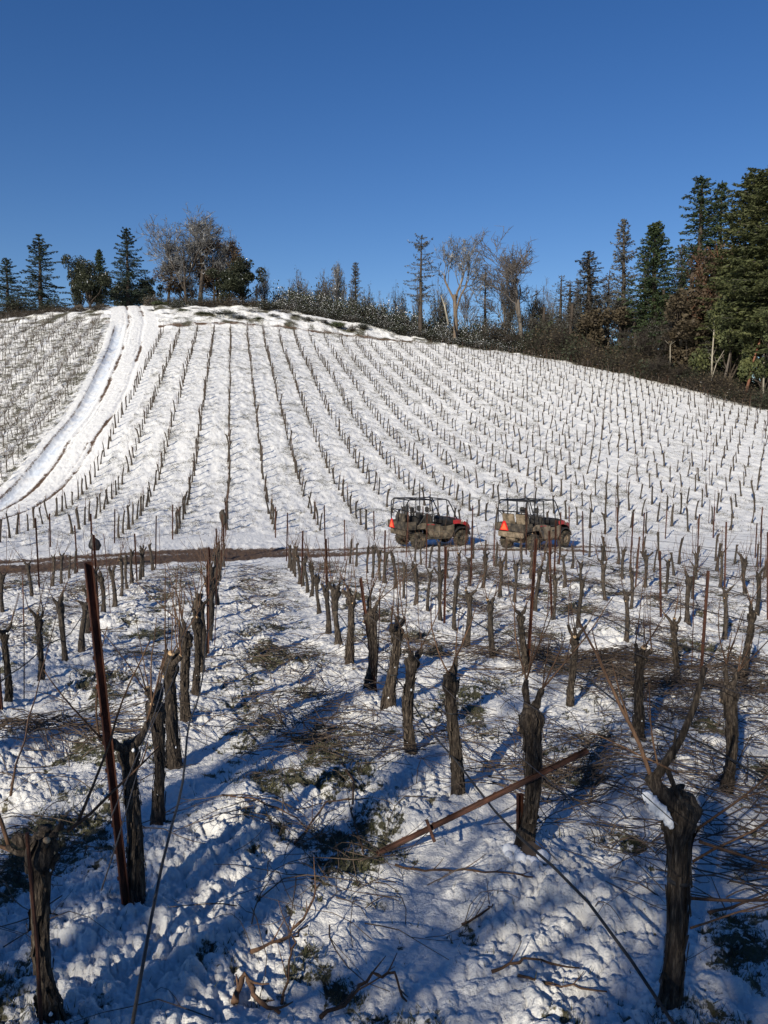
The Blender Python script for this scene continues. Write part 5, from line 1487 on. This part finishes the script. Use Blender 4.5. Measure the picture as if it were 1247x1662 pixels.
# trees behind the camera whose shade dapples the near snow
def behind(kind, along, side, H_, Wd_, label, name):
    sx, sy = math.sin(SUN_AZ), math.cos(SUN_AZ)
    x = sx * along - sy * side; y = sy * along + sx * side
    o = empty(name, (x, y, g1(x, y) - .1), along)
    parts, H, Wd = KIND[kind]; o.scale = (Wd_ / Wd, Wd_ / Wd, H_ / H)
    for n_, me in parts: link(n_, me, o)
    tag(o, label, 'tree')
behind('bare_s', 10.5, -3.6, 9.5, 9, 'bare oak standing behind the viewer on the left, outside the photograph', 'bare_oak')
behind('bare_s', 11.5, -1.3, 9, 8, 'slim bare oak behind the viewer near the middle, outside the photograph', 'bare_oak')
behind('bare_s', 14, -8.0, 10.5, 9, 'second bare oak behind the viewer, further left, outside the photograph', 'bare_oak')
behind('oak_dark', 11.5, 2.3, 9.5, 5.5, 'leafy evergreen oak behind the viewer on the right, outside the photograph', 'evergreen_oak')

for i, (al, sd, h_, w_) in enumerate([(9, 6.5, 11, 8), (12, 11, 12, 9), (6, 13, 10, 8), (15, 17, 13, 10), (18, -4, 8.0, 7)]):  # extra unseen oaks, added to block sky light and deepen the near shade
    behind(('oak_dark', 'oak_green')[i % 2], al, sd, h_, w_, 'unseen skylight-blocking oak added behind the viewer, %s from the right, outside the photograph' % ORD[i + 1], 'evergreen_oak')

# ------------------------------------------------------------------ foreground litter
def gpx(px, py):
    """point of the foreground ground seen at this pixel"""
    d = 2800.0 / (py - 795.0); x, y, z = P(px, py, d)
    return x, y, g1(x, y)
rng = nprng(5)
# grass blades that poke through the thin snow
n = 110000
th = rng.uniform(-.52, .52, n); rr0 = 3.2 * (30 / 3.2) ** rng.rand(n)
gx, gy = rr0 * np.sin(th), rr0 * np.cos(th)
mk = masks(gx, gy); keep = (mk[2] + .25 * rng.rand(n) > .52) & (gy < fg_end(gx) + .2) & (mk[4] == 0)
keep |= (rng.rand(n) < .012) & (gy < fg_end(gx))
gx, gy = gx[keep], gy[keep]; gz_ = base_h(gx, gy) + mk[0][keep]; m = len(gx)
hgt = rng.uniform(.012, .052, m) * (1 + rr0[keep] / 40); aa = rng.rand(m) * 6.28; wd = .0022 + .00035 * rr0[keep]
lean = rng.uniform(.2, 1.1, m) * hgt; la = rng.rand(m) * 6.28
V = np.empty((m, 3, 3)); V[:, 0] = np.c_[gx - np.cos(aa) * wd, gy - np.sin(aa) * wd, gz_ - .01]; V[:, 1] = np.c_[gx + np.cos(aa) * wd, gy + np.sin(aa) * wd, gz_ - .01]
V[:, 2] = np.c_[gx + lean * np.cos(la), gy + lean * np.sin(la), gz_ + hgt]
M['grass_blade'] = noisy('grass_blade', [(0.35, (0.032, 0.036, 0.016)), (0.5, (0.065, 0.070, 0.030)), (0.60, (0.13, 0.12, 0.06)), (0.72, (0.25, 0.21, 0.13))], scale=3, rough=0.6)
o = link('grass', np_mesh('grass', V.reshape(-1, 3), np.arange(3 * m).reshape(m, 3), M['grass_blade'])); tag(o, 'short grass poking through thin snow in the aisles', 'grass', kind='stuff')
# dry grass on the hill
n = 260000
hx = rng.uniform(-45, 50, n); hy = rng.uniform(28, 118, n); keep = (np.abs(hx / hy) < .5) & (hy > hill_start(hx)); hx, hy = hx[keep], hy[keep]
mk = masks(hx, hy); keep = (mk[2] + .55 * (fbm(hx * 2.2, hy * 2.2, 5, 3) - .5) + .25 * rng.rand(len(hx)) > .40) & (mk[4] == 0); hx, hy, z0 = hx[keep], hy[keep], mk[0][keep]; m = len(hx)
hz_ = base_h(hx, hy) + z0; hg = rng.uniform(.04, .13, m); aa = rng.rand(m) * 6.28; wd = .012
V = np.empty((m, 3, 3)); V[:, 0] = np.c_[hx - np.cos(aa) * wd, hy - np.sin(aa) * wd, hz_ - .02]; V[:, 1] = np.c_[hx + np.cos(aa) * wd, hy + np.sin(aa) * wd, hz_ - .02]
V[:, 2] = np.c_[hx + hg * .5 * np.cos(aa * 3), hy + hg * .5 * np.sin(aa * 3), hz_ + hg]
M['dry_grass'] = noisy('dry_grass', [(0.35, (0.07, 0.06, 0.035)), (0.65, (0.20, 0.17, 0.11))], scale=.6)
o = link('dry_grass', np_mesh('dry_grass', V.reshape(-1, 3), np.arange(3 * m).reshape(m, 3), M['dry_grass'])); tag(o, 'dry grass stubble poking through the snow on the hill', 'grass', kind='stuff')

# pruned canes lying in the aisles
def twig_segments(x, y, a, L, rng, lift=.05, n=5):
    pts = []; curv = rng.normal() * .5
    zs = []
    X, Y = x, y
    for i in range(n + 1):
        pts.append((X, Y)); a += curv / n + rng.normal() * .14; X += math.cos(a) * L / n; Y += math.sin(a) * L / n
    return pts
TWX, TWY, TWZ, TWR = [], [], [], []
def add_twigs(cx_, cy_, sx, sy, n, ang=None, L=(.2, .8), r=(.0022, .0048), lift=.10, rot=0):
    for i in range(n):
        dx, dy = rng.normal() * sx, rng.normal() * sy
        x = cx_ + dx * math.cos(rot) - dy * math.sin(rot); y = cy_ + dx * math.sin(rot) + dy * math.cos(rot)
        if y > float(fg_end(x)) - .2 or y < 3.0: continue
        a = rng.rand() * 6.28 if ang is None else ang + rng.normal() * .5
        LL = rng.uniform(*L); p = twig_segments(x, y, a, LL, rng)
        l0 = abs(rng.normal()) * lift; l1 = abs(rng.normal()) * lift; rr = rng.uniform(*r)
        TWX.append([q[0] for q in p]); TWY.append([q[1] for q in p]); TWZ.append(list(np.linspace(l0, l1, 6) + .04 * np.sin(np.linspace(0, 3.1, 6)) * abs(rng.normal()))); TWR.append(rr)
        if rng.rand() < .6:     # a side shoot
            k = rng.randint(1, 4); q = twig_segments(p[k][0], p[k][1], a + rng.choice([-.8, .8]), LL * .4, rng)
            TWX.append([t[0] for t in q]); TWY.append([t[1] for t in q]); TWZ.append(list(TWZ[-1][k] + np.linspace(0, rng.normal() * .06, 6))); TWR.append(rr * .6)
for k in range(-7, 13):          # windrows along the aisle middles
    v = V0 + SROW * (k + .5)
    for j in range(26):
        u = 4 + j * .95 + rng.rand() * .6; x, y = xy(u, v + rng.normal() * .12)
        if abs(x / y) > .55 or y > 26: continue
        dens = {0: 24, -2: 26, 2: 44, 3: 40, 4: 34}.get(k, 20) * (0.35 + 1.3 * rng.rand())
        add_twigs(x, y, .38, .5, int(dens), None, (.2, .75), (.0022, .0045), .07)
for px, py, sx, sy, n, rot in [(640, 1010 + 60, .3, .5, 30, 0), (470, 1180, .35, .4, 60, 0), (545, 1210, .3, .35, 70, 0), (440, 1080, .4, .6, 60, 0), (60, 1195, .8, .2, 130, .1), (960, 1085, 1.6, .22, 420, -.35), (1080, 1130, 1.2, .2, 260, -.3),
                               (930, 1290, .5, .3, 90, -.2), (1180, 1400, .6, .35, 110, 0), (1150, 1180, .6, .4, 80, 0), (700, 1210, .3, .3, 40, 0), (1000, 1230, .5, .3, 90, -.3), (1200, 1300, .5, .3, 70, 0)]:
    x, y, z = gpx(px, py); add_twigs(x, y, sx, sy, n, None if n < 100 else -.25, (.3, .95), (.0026, .0055), .10, rot)
TWX, TWY, TWZ = map(np.array, (TWX, TWY, TWZ)); TWR = np.array(TWR)
G = gh(TWX.ravel(), TWY.ravel()).reshape(TWX.shape)
Gs = G.copy(); Gs[:, 1:-1] = np.maximum(G[:, 1:-1], (G[:, :-2] + G[:, 2:]) / 2)
PT = np.stack([TWX, TWY, Gs + .008 + TWZ], -1)
sg = np.stack([PT[:, :-1], PT[:, 1:]], 2).reshape(-1, 2, 3)
dist = np.hypot(PT[:, 0, 0], PT[:, 0, 1])
r5 = np.repeat(TWR * (1 + .025 * dist), 5) * np.tile(np.linspace(1, .6, 5), len(TWR))
Vt, Qt = segs_to_quads(sg, r5, r5 * .92, 4)
o = link('pruned_canes', quadmesh('pruned_canes', [(Vt, Qt, 0)], M['old_cane'])); tag(o, 'tangled pruned canes lying on the snow between the rows', 'pruned canes', kind='stuff')

# single cut branches that stand out near the camera
def branch(pts, r, label, lift=.02, side=()):
    w_ = []
    for px, py, l in pts:
        x, y, z = gpx(px, py); w_.append(Vector((x, y, z + lift + l)))
    b = MB(); n = len(w_)
    # subdivide with a small wiggle so it reads as a cane with nodes
    rg = random.Random(int(pts[0][0])); q = []
    for i in range(n - 1):
        for k in range(4):
            t = k / 4; q.append(w_[i].lerp(w_[i + 1], t) + Vector((rg.gauss(0, .006), rg.gauss(0, .006), rg.gauss(0, .005))))
    q.append(w_[-1]); m = len(q)
    b.tube(q, [r * (1 - .55 * i / m) * (1.25 if i % 3 == 0 else 1) for i in range(m)], 7, 0, capmi=0)
    for i in range(2, m - 1, 3):
        d = (q[i] - q[i - 1]).normalized(); s = q[i]
        e = d + Vector((rg.gauss(0, .7), rg.gauss(0, .7), rg.uniform(0, .8)))
        b.tube(cane_pts(rg, s, e, rg.uniform(.05, .22), 3), [r * .45, r * .4, r * .3, r * .2], 5, 0)
    o = b.build('cut_branch', M['cane_bark'], smooth=True); c = w_[0]
    tag(o, label, 'branch', 'cut branches lying on the snow')
branch([(408, 1560, 0), (470, 1525, .02), (500, 1500, .05), (520, 1470, .1)], .010, 'curved cut cane on the snow below the centre of the aisle')
branch([(640, 1410, 0), (690, 1420, .03), (750, 1432, .03), (820, 1455, .0), (865, 1458, 0)], .008, 'long thin arched cane lying below the fallen stake')
branch([(380, 1640, 0), (398, 1612, .06), (420, 1650, .02), (455, 1662, 0)], .016, 'thick reddish cut branch at the bottom edge, left of centre')
branch([(520, 1668, 0), (570, 1640, .03), (605, 1615, .05), (640, 1612, .03), (660, 1650, 0)], .010, 'arched cane at the bottom edge, centre')
branch([(455, 1640, 0), (470, 1600, .08), (480, 1575, .12), (500, 1545, .14)], .007, 'slim cane standing out of the snow between the two bottom branches')
branch([(800, 1605, 0), (850, 1598, .01), (940, 1595, .01)], .008, 'straight cane lying near the big right vine foot')
branch([(840, 1625, 0), (910, 1622, .0), (985, 1632, .0)], .007, 'second straight cane just below the first, near the big right vine')
branch([(750, 1505, 0), (790, 1498, .01), (800, 1495, .0)], .007, 'short dark cane in the snow under the stump')
branch([(555, 1250, .0), (575, 1290, .06), (570, 1340, .03), (590, 1390, 0)], .010, 'upright crooked cane in the dark brush of the centre aisle')
branch([(480, 1380, 0), (530, 1330, .04), (600, 1330, .02)], .008, 'forked cane across the aisle left of the fallen stake')
branch([(360, 1300, 0), (420, 1330, .03), (480, 1345, .02), (520, 1375, 0)], .007, 'thin cane curving through the left half of the aisle')
branch([(1150, 1500, .0), (1200, 1480, .05), (1250, 1475, .1)], .009, 'dark cane in the shade right of the big vine')
branch([(20, 1375, .3), (60, 1230, .5), (100, 1085, .85)], .008, 'tall slim cane standing at the left edge')

# fallen rusty stake leaning on the vine, stub stake and stump
A = Vector(gpx(612, 1393)) + Vector((0, 0, .03)); B = Vector(P(955, 1218, 4.35))
d = B - A; L = d.length; b = MB(); w_ = .034; e = .004
b.box((-w_ / 2, -e / 2, 0), (w_ / 2, e / 2, L)); b.box((-w_ / 2 - .001, -w_ * .6, 0.001), (-w_ / 2 + e, e * .4, L - .001)); b.box((w_ / 2 - e, -w_ * .6, .001), (w_ / 2 + .001, e * .4, L - .001))
z = .1
while z < L: b.box((-w_ / 2 - .007, -.012, z), (-w_ / 2 - .0012, -.004, z + .02)); z += .12
fs_ = b.build('fallen_stake', M['rust']); fs_.location = A
fs_.rotation_euler = (d.to_track_quat('Z', 'X').to_matrix() @ Matrix.Rotation(R(150), 3, 'Z')).to_euler()
tag(fs_, 'rusty steel stake fallen across the row, leaning on a vine above the stump', 'metal stake')
b = MB(); p = Vector((0, -.03, L * .27)); b.box((-.05, -.055, L * .27), (.10, -.045, L * .27 + .02)); cb = b.build('cross_bracket', M['rust'], fs_)
x, y, z = gpx(842, 1398)
o = link('metal_stake', tpost_mesh(.42, .04), None, (x, y, z), (.03, -.03, .4)); tag(o, 'short rusty stub stake beside the vine in front of the stump', 'metal stake')
x, y, z = gpx(862, 1418); b = MB()
b.tube([(0, 0, -.05), (0, 0, .03), (.005, -.01, .055)], [.085, .075, .068], 14, 0, ridge=lambda th, t: 1 + .08 * math.sin(5 * th) + .04 * math.sin(11 * th), capmi=1)
o = b.build('tree_stump', [M['vine_bark'], M['old_cane']]); o.location = (x, y, z); tag(o, 'low round sawn vine stump half covered by snow', 'stump')
sn = MB(); rg = random.Random(6)
for i in range(26):
    a = rg.uniform(1.2, 5.6); q = rg.uniform(.07, .15); s = rg.uniform(.02, .045); c = Vector((math.cos(a) * q, math.sin(a) * q + .03, rg.uniform(-.01, .03)))
    sn.tube([c + Vector((0, 0, s * t)) for t in (-1, -.6, 0, .6, .92)], [s * .4, s * .85, s * 1.1, s * .8, s * .25], 9)
sn.build('snow_cap', M['snow'], o, smooth=True)
# rusty rod at the lower left vine
x, y, z = P(66, 1668, 3.02); o = link('training_rod', ROD, None, (x, y, g1(x, y)), (0, -.03, 0), (1.3, 1.3, .7)); tag(o, 'rusty ribbed rod standing tight in front of the lower left vine', 'training rod')
# black bag tied to a stake left, dark cloth on the stake at the road
x, y, z = P(150, 905, 21.8); zz_ = g1(x, y)
stake(x, y, 1.75, (0, 0), 'tall stake by the road at the left that carries the black bag', .3, 1.3)
b = MB(); b.tube([(0, 0, .26), (.0, 0, .20), (.02, 0, .12), (.05, 0, 0), (.06, 0, -.12), (.03, 0, -.22), (0, 0, -.26)], [.02, .035, .07, .16, .20, .17, .06], 12, 0, ridge=lambda th, t: 1 + .1 * math.sin(3 * th + 4 * t) + .05 * math.sin(7 * th))
o = b.build('black_bag', M['black_plastic'], smooth=True); o.location = (x + .06, y - .12, P(155, 878, 21.8)[2]); tag(o, 'black plastic bag tied to a stake beside the dirt road', 'bag')
x, y, z = P(363, 900, 24.5)
stake(x, y, 1.75, (0.02, 0), 'thick dark end stake by the road wrapped in a dark cloth top', .3, 1.6)
b = MB(); b.tube([(0, 0, -.32), (.02, 0, -.2), (0, .0, 0), (-.02, 0, .15), (0, 0, .26)], [.04, .09, .12, .10, .04], 10, 0, ridge=lambda th, t: 1 + .15 * math.sin(3 * th + 6 * t))
o = b.build('dark_cloth', M['twig_dark'], smooth=True); o.location = (x + .02, y - .08, P(363, 838, 24.5)[2]); tag(o, 'dark cloth bundled round the top of the end stake', 'cloth')
